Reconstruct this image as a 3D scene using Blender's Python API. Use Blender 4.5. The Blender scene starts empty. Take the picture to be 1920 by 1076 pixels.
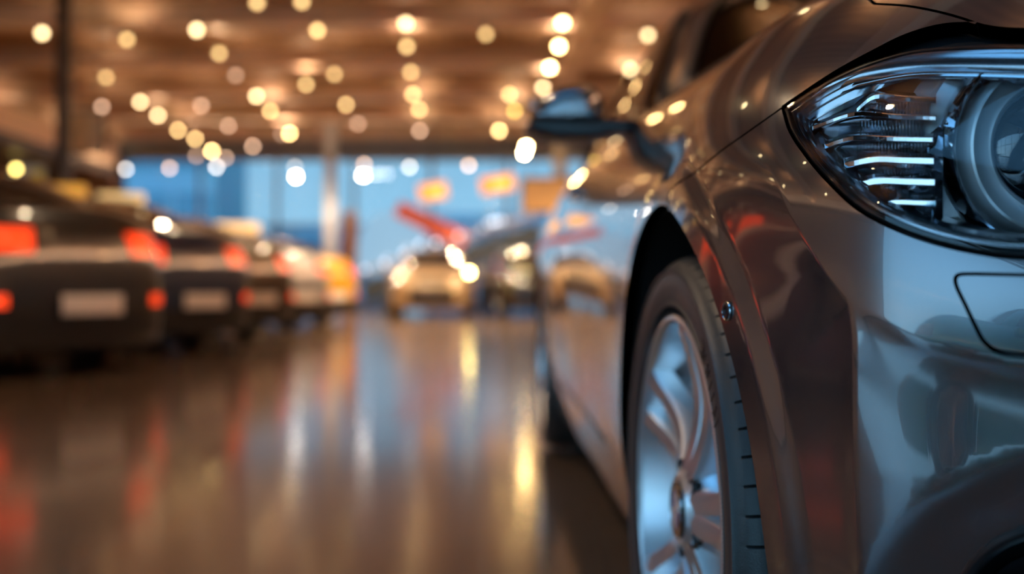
import bpy, bmesh, math, random
import numpy as np
from mathutils import Vector, Matrix
from mathutils.geometry import delaunay_2d_cdt

random.seed(7)
PI = math.pi
C = bpy.context.scene.collection
scene = bpy.context.scene
FP, CX, CY, CAMZ = 2050.0, 905.0, 538.0, 0.62     # focal length in px, principal vanishing point, camera height

# ------------------------------------------------------------------ helpers
def empty(name, loc=(0, 0, 0), rz=0.0):
    o = bpy.data.objects.new(name, None); C.objects.link(o)
    o.location = loc; o.rotation_euler = (0, 0, rz); o.empty_display_size = 0.1
    return o

def tag(o, label=None, cat=None, group=None, kind=None):
    if label: o['label'] = label
    if cat: o['category'] = cat
    if group: o['group'] = group
    if kind: o['kind'] = kind
    return o

def mk(name, V, F, mat=None, parent=None, smooth=True, normals=None, org=(0, 0, 0)):
    V = np.asarray(V, float) - np.asarray(org, float)
    me = bpy.data.meshes.new(name)
    me.from_pydata([tuple(v) for v in V], [], [tuple(int(i) for i in f) for f in F])
    me.validate(clean_customdata=False)
    me.update()
    if smooth:
        me.polygons.foreach_set('use_smooth', [True] * len(me.polygons))
    if normals is not None and len(normals) == len(me.vertices):
        me.normals_split_custom_set_from_vertices([tuple(n) for n in normals])
    if mat is not None: me.materials.append(mat)
    o = bpy.data.objects.new(name, me); C.objects.link(o)
    if parent is not None: o.parent = parent
    return o

class MB:
    """collects shapes into one mesh"""
    def __init__(s): s.V = []; s.F = []
    def add(s, V, F):
        n = len(s.V); s.V += [tuple(v) for v in V]; s.F += [tuple(i + n for i in f) for f in F]; return s
    def box(s, c, d, bev=0.0, rot=None, seg=2):
        bm = bmesh.new(); bmesh.ops.create_cube(bm, size=1.0)
        for v in bm.verts: v.co = Vector((v.co.x * d[0], v.co.y * d[1], v.co.z * d[2]))
        if bev > 0: bmesh.ops.bevel(bm, geom=list(bm.edges), offset=bev, segments=seg, affect='EDGES', profile=0.6)
        M = Matrix.Translation(Vector(c)) @ (rot if rot else Matrix.Identity(4))
        bm.verts.ensure_lookup_table()
        V = [M @ v.co for v in bm.verts]; F = [[v.index for v in f.verts] for f in bm.faces]; bm.free()
        return s.add(V, F)
    def tube(s, pts, r, n=8, closed=False, caps=True, flat=1.0):
        P = [Vector(p) for p in pts]; m = len(P); V = []; F = []
        rr = r if hasattr(r, '__len__') else [r] * m
        up = Vector((0, 0, 1))
        prevN = None
        for i in range(m):
            a = P[(i - 1) % m] if (closed or i > 0) else P[i]
            b = P[(i + 1) % m] if (closed or i < m - 1) else P[i]
            t = (b - a).normalized()
            if prevN is None:
                N = t.cross(up)
                if N.length < 1e-3: N = t.cross(Vector((1, 0, 0)))
            else:
                N = prevN - t * prevN.dot(t)
            N.normalize(); prevN = N; B = t.cross(N)
            for k in range(n):
                q = 2 * PI * k / n
                V.append(P[i] + N * math.cos(q) * rr[i] + B * math.sin(q) * rr[i] * flat)
        mm = m if closed else m - 1
        for i in range(mm):
            for k in range(n):
                F.append((i * n + k, i * n + (k + 1) % n, ((i + 1) % m) * n + (k + 1) % n, ((i + 1) % m) * n + k))
        if caps and not closed:
            F.append(tuple(range(n))[::-1]); F.append(tuple((m - 1) * n + k for k in range(n)))
        return s.add(V, F)
    def lathe(s, prof, n=32, M=None, a0=0, a1=2 * PI):
        """prof: (radius, axis) pairs, axis along local Z"""
        M = M or Matrix.Identity(4); V = []; F = []; m = len(prof); full = abs(a1 - a0 - 2 * PI) < 1e-6
        cols = n if full else n + 1
        for i in range(cols):
            q = a0 + (a1 - a0) * i / n
            for r, z in prof: V.append(M @ Vector((r * math.cos(q), r * math.sin(q), z)))
        for i in range(n):
            j = (i + 1) % cols
            for k in range(m - 1): F.append((i * m + k, j * m + k, j * m + k + 1, i * m + k + 1))
        return s.add(V, F)
    def build(s, name, mat, parent=None, smooth=True, org=(0, 0, 0)):
        o = mk(name, s.V, s.F, mat, parent, False, None, org)
        me = o.data
        bm = bmesh.new(); bm.from_mesh(me); bmesh.ops.recalc_face_normals(bm, faces=bm.faces); bm.to_mesh(me); bm.free()
        if smooth:
            me.polygons.foreach_set('use_smooth', [True] * len(me.polygons)); me.update()
            me.set_sharp_from_angle(angle=math.radians(38))
        return o

# ------------------------------------------------------------------ materials
def new_mat(name):
    m = bpy.data.materials.new(name); m.use_nodes = True
    return m, m.node_tree.nodes, m.node_tree.links

def pr(name, col, rough=0.5, metal=0.0, coat=0.0, coat_rough=0.03, emit=None, es=0.0, bump=None, noise=None, spec=0.5, ior=1.5, sheen=0):
    m, N, L = new_mat(name); b = N['Principled BSDF']
    b.inputs['Base Color'].default_value = (*col, 1); b.inputs['Roughness'].default_value = rough
    b.inputs['Metallic'].default_value = metal; b.inputs['Coat Weight'].default_value = coat
    b.inputs['Coat Roughness'].default_value = coat_rough; b.inputs['IOR'].default_value = ior
    b.inputs['Specular IOR Level'].default_value = spec
    if emit: b.inputs['Emission Color'].default_value = (*emit, 1); b.inputs['Emission Strength'].default_value = es
    tc = N.new('ShaderNodeTexCoord')
    if noise:      # (scale, amount): subtle colour variation
        nz = N.new('ShaderNodeTexNoise'); nz.inputs['Scale'].default_value = noise[0]; nz.inputs['Detail'].default_value = 4
        mx = N.new('ShaderNodeMix'); mx.data_type = 'RGBA'; mx.blend_type = 'MULTIPLY'; mx.inputs[0].default_value = noise[1]
        mx.inputs[6].default_value = (*col, 1); L.new(tc.outputs['Object'], nz.inputs['Vector']); L.new(nz.outputs['Color'], mx.inputs[7])
        L.new(mx.outputs[2], b.inputs['Base Color'])
    if bump:       # (scale, strength)
        nz = N.new('ShaderNodeTexNoise'); nz.inputs['Scale'].default_value = bump[0]
        bp = N.new('ShaderNodeBump'); bp.inputs['Strength'].default_value = bump[1]; bp.inputs['Distance'].default_value = 0.002
        L.new(tc.outputs['Object'], nz.inputs['Vector']); L.new(nz.outputs['Fac'], bp.inputs['Height']); L.new(bp.outputs['Normal'], b.inputs['Normal'])
    return m

def thin_glass(name, tint=(1, 1, 1), refl=1.0, ior=1.5, rough=0.0):
    m, N, L = new_mat(name); N.remove(N['Principled BSDF']); out = N['Material Output']
    t = N.new('ShaderNodeBsdfTransparent'); t.inputs[0].default_value = (*tint, 1)
    g = N.new('ShaderNodeBsdfGlossy'); g.inputs['Roughness'].default_value = rough
    fr = N.new('ShaderNodeFresnel'); fr.inputs['IOR'].default_value = ior
    mul = N.new('ShaderNodeMath'); mul.operation = 'MULTIPLY'; mul.inputs[1].default_value = refl; mul.use_clamp = True
    mx = N.new('ShaderNodeMixShader')
    L.new(fr.outputs[0], mul.inputs[0]); L.new(mul.outputs[0], mx.inputs[0]); L.new(t.outputs[0], mx.inputs[1]); L.new(g.outputs[0], mx.inputs[2])
    L.new(mx.outputs[0], out.inputs[0]); return m

def emis(name, col, s):
    m, N, L = new_mat(name); b = N['Principled BSDF']; b.inputs['Base Color'].default_value = (0.02, 0.02, 0.02, 1)
    b.inputs['Emission Color'].default_value = (*col, 1); b.inputs['Emission Strength'].default_value = s; b.inputs['Roughness'].default_value = 0.3
    return m

def objcolor_emis(name):
    m, N, L = new_mat(name); b = N['Principled BSDF']; b.inputs['Base Color'].default_value = (0.02, 0.02, 0.02, 1)
    oi = N.new('ShaderNodeObjectInfo'); L.new(oi.outputs['Color'], b.inputs['Emission Color']); b.inputs['Emission Strength'].default_value = 1.0
    return m

def paint(name, col, metal=0.6, rough=0.3, flake=True):
    m, N, L = new_mat(name); b = N['Principled BSDF']
    b.inputs['Base Color'].default_value = (*col, 1); b.inputs['Metallic'].default_value = metal; b.inputs['Roughness'].default_value = rough
    b.inputs['Coat Weight'].default_value = 1.0; b.inputs['Coat Roughness'].default_value = 0.01; b.inputs['Coat IOR'].default_value = 1.75
    if flake:
        tc = N.new('ShaderNodeTexCoord'); vo = N.new('ShaderNodeTexNoise'); vo.inputs['Scale'].default_value = 1800
        mr = N.new('ShaderNodeMapRange'); mr.inputs[3].default_value = rough - 0.05; mr.inputs[4].default_value = rough + 0.07
        L.new(tc.outputs['Object'], vo.inputs['Vector']); L.new(vo.outputs['Fac'], mr.inputs[0]); L.new(mr.outputs[0], b.inputs['Roughness'])
    return m

M = {}
M['paint'] = paint('grey_metallic_paint', (0.20, 0.20, 0.215), 0.88, 0.20)
M['blacktrim'] = pr('black_trim', (0.008, 0.008, 0.009), 0.35)
M['liner'] = pr('wheel_arch_liner', (0.006, 0.006, 0.007), 0.9, bump=(120, 0.5))
M['rubber'] = pr('tyre_rubber', (0.05, 0.047, 0.045), 0.40, bump=(700, 0.25), spec=0.6)
M['letter'] = pr('raised_rubber', (0.010, 0.010, 0.010), 0.3)
M['alloy'] = pr('silver_alloy', (0.78, 0.79, 0.82), 0.30, 0.8, coat=0.6, coat_rough=0.08)
M['barrel'] = pr('alloy_barrel', (0.45, 0.46, 0.48), 0.38, 0.9)
M['steel'] = pr('brake_steel', (0.25, 0.25, 0.26), 0.35, 1.0, noise=(30, 0.3))
M['chrome'] = pr('chrome', (0.85, 0.85, 0.87), 0.06, 1.0)
M['chrome_soft'] = pr('satin_chrome', (0.62, 0.62, 0.65), 0.16, 1.0)
M['lamp_housing'] = pr('lamp_housing_grey', (0.68, 0.67, 0.66), 0.36, 0.55)
M['lamp_dark'] = pr('lamp_housing_dark', (0.03, 0.028, 0.028), 0.3, 0.3)
M['lamp_ring'] = pr('ring_light_acrylic', (0.90, 0.91, 0.92), 0.34, 0.55, coat=0.6)
M['projector'] = pr('projector_lens', (0.006, 0.010, 0.014), 0.02, 0.0, coat=1.0, coat_rough=0.0, ior=1.8)
M['lens'] = thin_glass('headlight_cover', (0.97, 0.97, 0.97), 1.25, 1.5)
M['acrylic'] = thin_glass('clear_acrylic', (0.80, 0.80, 0.82), 2.2, 1.5, 0.08)
M['carglass'] = thin_glass('tinted_car_glass', (0.16, 0.18, 0.14), 1.3, 1.5)
M['interior'] = pr('cabin_black', (0.02, 0.018, 0.015), 0.7)
M['blue'] = pr('badge_blue', (0.02, 0.16, 0.50), 0.25, coat=1.0)
M['white'] = pr('badge_white', (0.75, 0.76, 0.78), 0.25, coat=1.0)
M['badge_black'] = pr('badge_black', (0.01, 0.01, 0.012), 0.2, coat=1.0)

# =================================================================== HERO CAR SURFACE
XC = 1.15
ROOT = np.array((XC, 2.81, 0.0))
def cspline(x, y):
    """natural cubic spline, returns evaluator"""
    x = np.asarray(x, float); y = np.asarray(y, float); n = len(x); h = np.diff(x)
    A = np.zeros((n, n)); r = np.zeros(n); A[0, 0] = A[-1, -1] = 1
    for i in range(1, n - 1):
        A[i, i - 1] = h[i - 1]; A[i, i] = 2 * (h[i - 1] + h[i]); A[i, i + 1] = h[i]
        r[i] = 3 * ((y[i + 1] - y[i]) / h[i] - (y[i] - y[i - 1]) / h[i - 1])
    c = np.linalg.solve(A, r); b = np.diff(y) / h - h * (2 * c[:-1] + c[1:]) / 3; d = np.diff(c) / (3 * h)
    def f(t):
        t = np.asarray(t, float); i = np.clip(np.searchsorted(x, t) - 1, 0, n - 2); q = t - x[i]
        return y[i] + q * (b[i] + q * (c[i] + q * d[i]))
    return f
#        A      B     zside  znose
ROWS = [(0.885, 0.840, 0.190, 0.190),
        (0.913, 0.872, 0.330, 0.320),
        (0.922, 0.882, 0.470, 0.445),
        (0.923, 0.880, 0.595, 0.555),
        (0.921, 0.868, 0.680, 0.625),
        (0.913, 0.848, 0.750, 0.685),
        (0.895, 0.815, 0.808, 0.738),
        (0.865, 0.768, 0.866, 0.788),
        (0.820, 0.700, 0.924, 0.836),
        (0.750, 0.615, 0.984, 0.886),
        (0.620, 0.500, 1.026, 0.940),
        (0.380, 0.310, 1.050, 1.004),
        (0.000, 0.000, 1.064, 1.064)]
_v = np.arange(13.0); _R = np.array(ROWS)
fA, fB, fZs, fZn = (cspline(_v, _R[:, i]) for i in range(4))
def sstep(a, b, x):
    t = np.clip((x - a) / (b - a), 0, 1); return t * t * (3 - 2 * t)
NF, NR = 3.5, 3.2
def S0(u, v):
    """bare body surface: u metres along the flank (negative) or angle round the nose (0..1); v = height row"""
    u = np.asarray(u, float); v = np.asarray(v, float)
    A = fA(v); B = fB(v); zs = fZs(v); zn = fZn(v); k = 0.055 * sstep(3.5, 9.0, v)
    th = np.clip(u, 0, 1) * PI / 2; c = np.cos(th); s = np.sin(th); q = (np.abs(c) ** NF + np.abs(s) ** NF) ** (-1 / NF)
    th2 = np.clip(-3.1 - u, 0, 1) * PI / 2; c2 = np.cos(th2); s2 = np.sin(th2); q2 = (np.abs(c2) ** NR + np.abs(s2) ** NR) ** (-1 / NR)
    a = np.where(u >= 0, A * c * q, np.where(u < -3.1, A * c2 * q2, A))
    Br = B * 0.62
    Y = np.where(u >= 0, 1.5 - B * s * q, np.where(u < -3.1, 4.6 + Br * s2 * q2, 1.5 - u))
    t = np.clip((Y - (1.5 - B)) / np.maximum(B, 1e-6), 0, 1); t = np.where(u < 0, 1.0, t)
    # gentle waist and haunch
    z = zs + k * (np.minimum(Y, 3.2) - 1.5) + 0.0 - ((zs - zn) - k * B) * (1 - t) ** 2
    a = a - 0.018 * np.exp(-((Y - 2.9) / 0.75) ** 2) * np.exp(-((v - 1.9) / 1.7) ** 2) + 0.018 * np.exp(-((Y - 4.25) / 0.5) ** 2) * np.exp(-((v - 4.5) / 2.4) ** 2)
    return np.stack([XC - a, Y, z], -1)

def nrm(f, u, v, e=0.004):
    du = f(u + e, v) - f(u - e, v); dv = f(u, v + e * 14) - f(u, v - e * 14)
    n = np.cross(du, dv); l = np.linalg.norm(n, axis=-1, keepdims=True); n = n / np.maximum(l, 1e-12)
    return n
def proj(P):
    return np.stack([CX + FP * P[..., 0] / P[..., 1], CY - FP * (P[..., 2] - CAMZ) / P[..., 1]], -1)

def orient(f, c):
    """sign so normals point away from interior point c"""
    return f

def make_inv(f):
    U, V = np.meshgrid(np.linspace(-3.6, 1, 420), np.linspace(0, 11.4, 150), indexing='ij')
    U = U.ravel(); V = V.ravel(); P = f(U, V); n = nrm(f, U, V)
    # outward: pick sign with the flank normal pointing to -X
    sg = -1.0 if nrm(f, np.array([-1.0]), np.array([3.0]))[0, 0] > 0 else 1.0
    n = n * sg
    view = np.array([0, 0, CAMZ]) - P
    ff = (n * view).sum(-1) > 0
    uf, vf, pf = U[ff], V[ff], proj(P[ff]); yf = P[ff][:, 1]
    def inv(pts, mode='px', hint=None):
        out = []
        for (a, b) in pts:
            tgt = np.array([a, b])
            if mode == 'px':
                d = np.hypot(pf[:, 0] - a, pf[:, 1] - b); m = d < d.min() + 6
                j = np.where(m)[0][np.argmin(yf[m])]; u, v = uf[j], vf[j]
                g = lambda u, v: proj(f(u, v))
            else:
                d = np.hypot(P[:, 1] - a, P[:, 2] - b) + np.where(U > 0.75, 9, 0) + np.where(V > 9, 9, 0); j = np.argmin(d); u, v = U[j], V[j]
                g = lambda u, v: f(u, v)[..., 1:]
            for _ in range(12):
                e = 1e-4; p = g(u, v); Ju = (g(u + e, v) - p) / e; Jv = (g(u, v + e) - p) / e
                J = np.stack([Ju, Jv], -1)
                try: dx = np.linalg.solve(J + 1e-9 * np.eye(2), tgt - p)
                except Exception: break
                dx = np.clip(dx, [-0.03, -0.3], [0.03, 0.3]); u = float(np.clip(u + dx[0], -4.09, 1.0)); v = float(np.clip(v + dx[1], 0.0, 11.9))
            out.append((u, v))
        return np.array(out)
    return inv, sg
inv0, SG = make_inv(S0)

def dense(pts, step, closed=False):
    P = np.asarray(pts, float); out = []
    n = len(P) if closed else len(P) - 1
    for i in range(n):
        a, b = P[i], P[(i + 1) % len(P)]; m = max(1, int(math.ceil(np.linalg.norm(b - a) / step)))
        for k in range(m): out.append(a + (b - a) * k / m)
    if not closed: out.append(P[-1])
    return np.array(out)
def smoothcurve(pts, n=8):
    """Catmull-Rom through points"""
    P = [np.array(p, float) for p in pts]; P = [2 * P[0] - P[1]] + P + [2 * P[-1] - P[-2]]; out = []
    for i in range(1, len(P) - 2):
        for k in range(n):
            t = k / n; p0, p1, p2, p3 = P[i - 1:i + 3]
            out.append(0.5 * ((2 * p1) + (-p0 + p2) * t + (2 * p0 - 5 * p1 + 4 * p2 - p3) * t * t + (-p0 + 3 * p1 - 3 * p2 + p3) * t ** 3))
    out.append(P[-2]); return np.array(out)
def pip(pts, poly):
    x, y = pts[:, 0], pts[:, 1]; ins = np.zeros(len(pts), bool); n = len(poly)
    for i in range(n):
        x1, y1 = poly[i]; x2, y2 = poly[(i + 1) % n]
        if y1 == y2: continue
        c = ((y1 > y) != (y2 > y)) & (x < (x2 - x1) * (y - y1) / (y2 - y1) + x1); ins ^= c
    return ins
def polydist(P, L):
    """min distance of points P (N,3) to polyline L (M,3), and the param index"""
    best = np.full(len(P), 1e9); idx = np.zeros(len(P))
    for i in range(len(L) - 1):
        a, b = L[i], L[i + 1]; ab = b - a; t = np.clip(((P - a) @ ab) / max(ab @ ab, 1e-12), 0, 1)
        d = np.linalg.norm(P - (a + t[:, None] * ab), axis=1); m = d < best; best[m] = d[m]; idx[m] = i + t[m]
    return best, idx

# crease network of the front bumper (photo positions laid onto the body surface)
C1px = smoothcurve([(1428, 262), (1442, 300), (1466, 362), (1500, 432), (1545, 505), (1592, 570)], 6)
CVpx = smoothcurve([(1592, 570), (1601, 640), (1601, 760), (1604, 900), (1612, 1076), (1628, 1350)], 6)
CHpx = smoothcurve([(1592, 570), (1649, 600), (1707, 633), (1765, 652), (1920, 682), (2200, 705), (2900, 715), (4600, 715)], 6)
c1 = S0(*inv0(C1px).T); cv = S0(*inv0(CVpx).T); ch = S0(*inv0(CHpx).T)
INT_C, INT_R = np.array((2010., 1200.)), np.array((240., 205.))      # fog intake, px ellipse
ARCH = np.array((1.41, 0.335)); AR = 0.388
def Sd(u, v):
    u = np.asarray(u, float); v = np.asarray(v, float); shp = np.broadcast(u, v).shape
    u = np.broadcast_to(u, shp).ravel(); v = np.broadcast_to(v, shp).ravel()
    P = S0(u, v); n = nrm(S0, u, v) * SG
    n[:, 2] *= 0.35; n /= np.maximum(np.linalg.norm(n, axis=1, keepdims=True), 1e-9)
    disp = np.zeros(len(P))
    fr = (P[:, 1] < 1.34) & (P[:, 1] > 0.5) & (v < 7.5)
    if fr.any():
        Q = P[fr]; px = proj(Q)
        d1, i1 = polydist(Q, np.vstack([c1, cv[1:]])); dh, _ = polydist(Q, ch); dv_, _ = polydist(Q, cv)
        line = np.vstack([C1px, CVpx[1:]])
        xl = np.interp(px[:, 1], line[:, 1], line[:, 0]); left = (px[:, 0] < xl) & (px[:, 1] > 262)
        yh = np.interp(px[:, 0], CHpx[:, 0], CHpx[:, 1])
        low = (~left) & (px[:, 1] > yh) & (px[:, 0] > xl)
        w1 = sstep(262, 520, px[:, 1]) * sstep(1.34, 1.02, Q[:, 1])
        d = np.zeros(len(Q))
        d = np.where(left, -0.014 * (1 - np.exp(-d1 / 0.045)) * w1, d)
        d = np.where(low, -0.0085 * (1 - np.exp(-dh / 0.020)) * (1 - np.exp(-dv_ / 0.040)) + 0.065 * np.minimum(dh, 0.11) * (1 - np.exp(-dv_ / 0.040)), d)
        # fog-lamp recess
        e = np.sqrt((((px - INT_C) / INT_R) ** 2).sum(-1))
        d = d - np.where(low, 0.018 * sstep(1.80, 0.90, e), 0)
        # return tuck just before the lens
        disp[fr] = d
    r = np.hypot(P[:, 1] - ARCH[0], P[:, 2] - ARCH[1]); near = (np.abs(P[:, 1] - ARCH[0]) < 0.6) & (v < 6.5)
    disp = disp + np.where(near, 0.007 * sstep(0.45, 0.415, r), 0)
    P = P + n * disp[:, None]
    return P.reshape(shp + (3,))
inv, _ = make_inv(S0), None
inv = inv0

SU, SV = 1.4, 0.07        # metric scale of the (u,v) plane
def sc(p): return np.stack([np.asarray(p)[..., 0] * SU, np.asarray(p)[..., 1] * SV], -1)
def inset(poly, d):
    """move a closed (u,v) polygon inward by d metres"""
    P = sc(poly); n = len(P); area = 0.5 * sum(P[i][0] * P[(i + 1) % n][1] - P[(i + 1) % n][0] * P[i][1] for i in range(n))
    out = []
    for i in range(n):
        a, b = P[(i - 2) % n], P[(i + 2) % n]; t = b - a; t = t / max(np.linalg.norm(t), 1e-9)
        nn = np.array((-t[1], t[0])) * (1 if area > 0 else -1); out.append(P[i] + nn * d)
    out = np.array(out); return np.stack([out[:, 0] / SU, out[:, 1] / SV], -1)

def crease_rows(px):
    uv = sc(inv0(px)); uv = dense(uv, 0.004); t = np.gradient(uv, axis=0); t /= np.linalg.norm(t, axis=1, keepdims=True); nn = np.stack([-t[:, 1], t[:, 0]], -1)
    return [uv + nn * k for k in (-0.008, -0.004, 0, 0.004, 0.008)]
def panel(name, f, poly, mat, parent, h=0.012, holes=(), gap=0.0016, flange=0.012, mirror=True, off=0.0, extra=None, hs=None, org=ROOT, sign=None, keep=None, both=True):
    """trimmed patch of surface f inside the (u,v) polygon; crisp rim, analytic normals, optional flange and mirrored twin"""
    sign = SG if sign is None else sign
    poly = np.asarray(poly); step = h * 0.8
    def resamp(q):
        P = dense(sc(q), step, True); return np.stack([P[:, 0] / SU, P[:, 1] / SV], -1)
    B = resamp(poly)
    if gap: B = inset(B, gap)
    HS = [resamp(q) for q in holes]
    if gap: HS = [inset(q, -gap) for q in HS]
    loops = [B] + HS
    sb = [sc(q) for q in loops]; lo = sb[0].min(0); hi = sb[0].max(0)
    gx = np.arange(lo[0], hi[0], h); gy = np.arange(lo[1], hi[1], h)
    G = np.stack(np.meshgrid(gx, gy, indexing='ij'), -1).reshape(-1, 2); G[:, 0] += (np.arange(len(G)) % len(gy) % 2) * h * 0.5
    if hs:       # coarse where hs(u,v) says so: keep every 3rd
        pass
    m = pip(G, sb[0])
    for q in sb[1:]: m &= ~pip(G, q)
    G = G[m]
    allb = np.vstack(sb)
    if extra:
        for R_ in extra:
            m = pip(R_, sb[0])
            for q in sb[1:]: m &= ~pip(R_, q)
            R_ = R_[m]
            if len(R_) and len(G):
                keepm = np.ones(len(G), bool)
                for i in range(0, len(G), 2000): keepm[i:i + 2000] = ((G[i:i + 2000, None] - R_[None]) ** 2).sum(-1).min(1) > 0.0035 ** 2
                G = G[keepm]
            G = np.vstack([G, R_])
    if len(G):
        keepm = np.ones(len(G), bool)
        for i in range(0, len(G), 2000):
            D = ((G[i:i + 2000, None] - allb[None]) ** 2).sum(-1).min(1); keepm[i:i + 2000] = D > (0.55 * h) ** 2
        G = G[keepm]
    pts = [Vector((float(a), float(b))) for a, b in np.vstack([allb, G])]
    edges = []; o = 0
    for q in sb:
        n = len(q); edges += [(o + i, o + (i + 1) % n) for i in range(n)]; o += n
    res = delaunay_2d_cdt(pts, edges, [], 0, 1e-7)
    PV = np.array([tuple(p) for p in res[0]]); F = [tuple(f_) for f_ in res[2]]
    cen = np.array([PV[list(t)].mean(0) for t in F]); m = pip(cen, sb[0])
    for q in sb[1:]: m &= ~pip(cen, q)
    F = [t for t, k in zip(F, m) if k]
    uv = np.stack([PV[:, 0] / SU, PV[:, 1] / SV], -1); uv[:, 0] = np.clip(uv[:, 0], -4.1, 1)
    P = f(uv[:, 0], uv[:, 1]); n = nrm(f, uv[:, 0], uv[:, 1], 0.003) * sign
    P = P + n * off
    Vv = [P]; Nn = [n]; FF = list(F); cnt = len(P)
    # fix winding from the first triangle
    if F:
        a, b, c = P[F[0][0]], P[F[0][1]], P[F[0][2]]
        k = len(F) // 2; a, b, c = (P[F[k][j]] for j in range(3))
        if np.dot(np.cross(b - a, c - a), n[F[k][0]]) < 0: FF = [t[::-1] for t in FF]
    if flange:
        for q in loops:
            p0 = f(q[:, 0], q[:, 1]); nn = nrm(f, q[:, 0], q[:, 1], 0.003) * sign; p0 = p0 + nn * off; p1 = p0 - nn * flange
            t = np.roll(p0, -1, 0) - np.roll(p0, 1, 0); sd = np.cross(t, nn); sd /= np.maximum(np.linalg.norm(sd, axis=1, keepdims=True), 1e-9)
            # side normals point away from the panel
            cc = P.mean(0); 
            k = len(p0); Vv += [p0, p1]; Nn += [sd, sd]
            FF += [(cnt + i, cnt + (i + 1) % k, cnt + k + (i + 1) % k, cnt + k + i) for i in range(k)]; cnt += 2 * k
    V = np.vstack(Vv); N_ = np.vstack(Nn)
    if mirror == 'join':
        V2 = V.copy(); V2[:, 0] = 2 * XC - V2[:, 0]; N2 = N_.copy(); N2[:, 0] *= -1; k = len(V)
        F2 = [tuple(i + k for i in t[::-1]) for t in FF]
        return mk(name, np.vstack([V, V2]), FF + F2, mat, parent, True, np.vstack([N_, N2]), org)
    o1 = mk(name, V, FF, mat, parent, True, N_, org)
    if mirror and both:
        V2 = V.copy(); V2[:, 0] = 2 * XC - V2[:, 0]; N2 = N_.copy(); N2[:, 0] *= -1
        o2 = mk(name, V2, [t[::-1] for t in FF], mat, parent, True, N2, org); return o1, o2
    return o1

def side(pts): return inv(pts, 'side')
def vz(Y, z):
    """row v on the flank for height z at station Y (u<=0)"""
    vv = np.linspace(0, 11.5, 800); zz = fZs(vv) + 0.055 * sstep(3.5, 9.0, vv) * (min(Y, 3.2) - 1.5); return float(np.interp(z, zz, vv))
def arch_pts(c, R, a0, a1, n=60, squash=0.0):
    out = []
    for a in np.linspace(a0, a1, n):
        r = R - (squash * math.cos(math.radians(a)) ** 2 if a < 90 else 0); out.append((c[0] - r * math.cos(math.radians(a)), c[1] + r * math.sin(math.radians(a))))
    return out

# ---- seam curves
SEAM = smoothcurve([(1268, 404), (1262, 380), (1268, 358), (1290, 335), (1340, 292), (1400, 249), (1465, 203)], 6)
LTOP = smoothcurve([(1467, 203), (1505, 176), (1560, 143), (1620, 116), (1700, 92), (1780, 83), (1920, 79), (2060, 86), (2200, 105), (2330, 150)], 5)
LBOT = smoothcurve([(1467, 203), (1480, 245), (1510, 291), (1553, 341), (1610, 393), (1680, 430), (1760, 458), (1850, 477), (1920, 484), (2060, 488), (2200, 470), (2300, 420), (2350, 330), (2352, 230), (2330, 150)], 5)
GTOP = smoothcurve([(1467, 199), (1560, 137), (1640, 93), (1700, 64), (1765, 46), (1832, 42)], 5)

uvSEAM = inv(SEAM); uvLT = inv(LTOP); uvLB = inv(LBOT); uvGT = inv(GTOP)

# =================================================================== HERO CAR
car = empty('coupe', tuple(ROOT))
tag(car, 'dark grey metallic coupe facing the camera close up, headlight and front wheel in focus', 'car')

# ---- bumper
archF = arch_pts(ARCH, AR, -22, 76, 40, 0.014)          # front bottom -> seam
uvAF = side(archF)
uvAR = side(arch_pts(ARCH, AR, 76, 199, 50, 0.014))     # seam -> rear bottom
seam_in = uvSEAM[5:]
uGR = uvLB[-1][0]
bottom = [(u, 0.02) for u in np.linspace(1, uvAF[0][0] + 0.01, 30)]
LBrev = inv(LBOT[:-4])
bump_poly = list(uvAF) + list(seam_in) + list(LBrev) + [(0.60, 5.6), (0.64, 5.1), (0.7, 5.0), (1.0, 5.0)] + bottom
ang = np.linspace(0, 2 * PI, 48, endpoint=False)
INTAKE = inv([(INT_C[0] + INT_R[0] * math.copysign(abs(math.cos(a)) ** 0.8, math.cos(a)), INT_C[1] + INT_R[1] * math.copysign(abs(math.sin(a)) ** 0.8, math.sin(a))) for a in ang])
WASH_px = smoothcurve([(1830, 514), (1920, 516), (2030, 519), (2070, 526), (2085, 550), (2085, 600), (2083, 645), (2062, 667), (1990, 668), (1920, 664), (1872, 658), (1846, 640), (1830, 612), (1810, 570), (1793, 533), (1797, 516), (1830, 514)], 4)[:-1]
WASH = inv(WASH_px)
panel('front_bumper', Sd, bump_poly, M['paint'], car, h=0.0062, holes=[WASH, INTAKE], mirror='join', gap=0.0017, extra=crease_rows(C1px[4:]) + crease_rows(CVpx) + crease_rows(CHpx[CHpx[:, 0] < 3500]))
panel('washer_cover', Sd, WASH, M['paint'], car, h=0.01, gap=0.0012)

# ---- fender: arch, door edge, bonnet shut line, headlamp gap
YD = 2.17
SHUT = [(-(YD - 1.5), 9.9), (-0.3, 9.85), (-0.02, 9.75)]
uvH = inv(smoothcurve([(1640, 7), (1700, 11), (1755, 21), (1800, 33), (1832, 44)], 4))
mid = [(0.10, 9.75), (0.22, 9.68)]
hood_seam = smoothcurve(SHUT + mid + [tuple(uvH[0])], 6)
def tail(c): return [tuple(p) for p in c]
fender_poly = tail(uvAR) + [(-0.36, 0.30), (-(YD - 1.5), 0.30)] + [(-(YD - 1.5), v) for v in np.linspace(0.6, 9.8, 24)] + \
    tail(hood_seam[:-1]) + tail(uvH) + tail(uvGT[::-1]) + tail(uvSEAM[::-1][:-5])
# the arch rear bottom point lies at about z 0.21
panel('front_fender', Sd, fender_poly, M['paint'], car, h=0.009, gap=0.0017)

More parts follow.
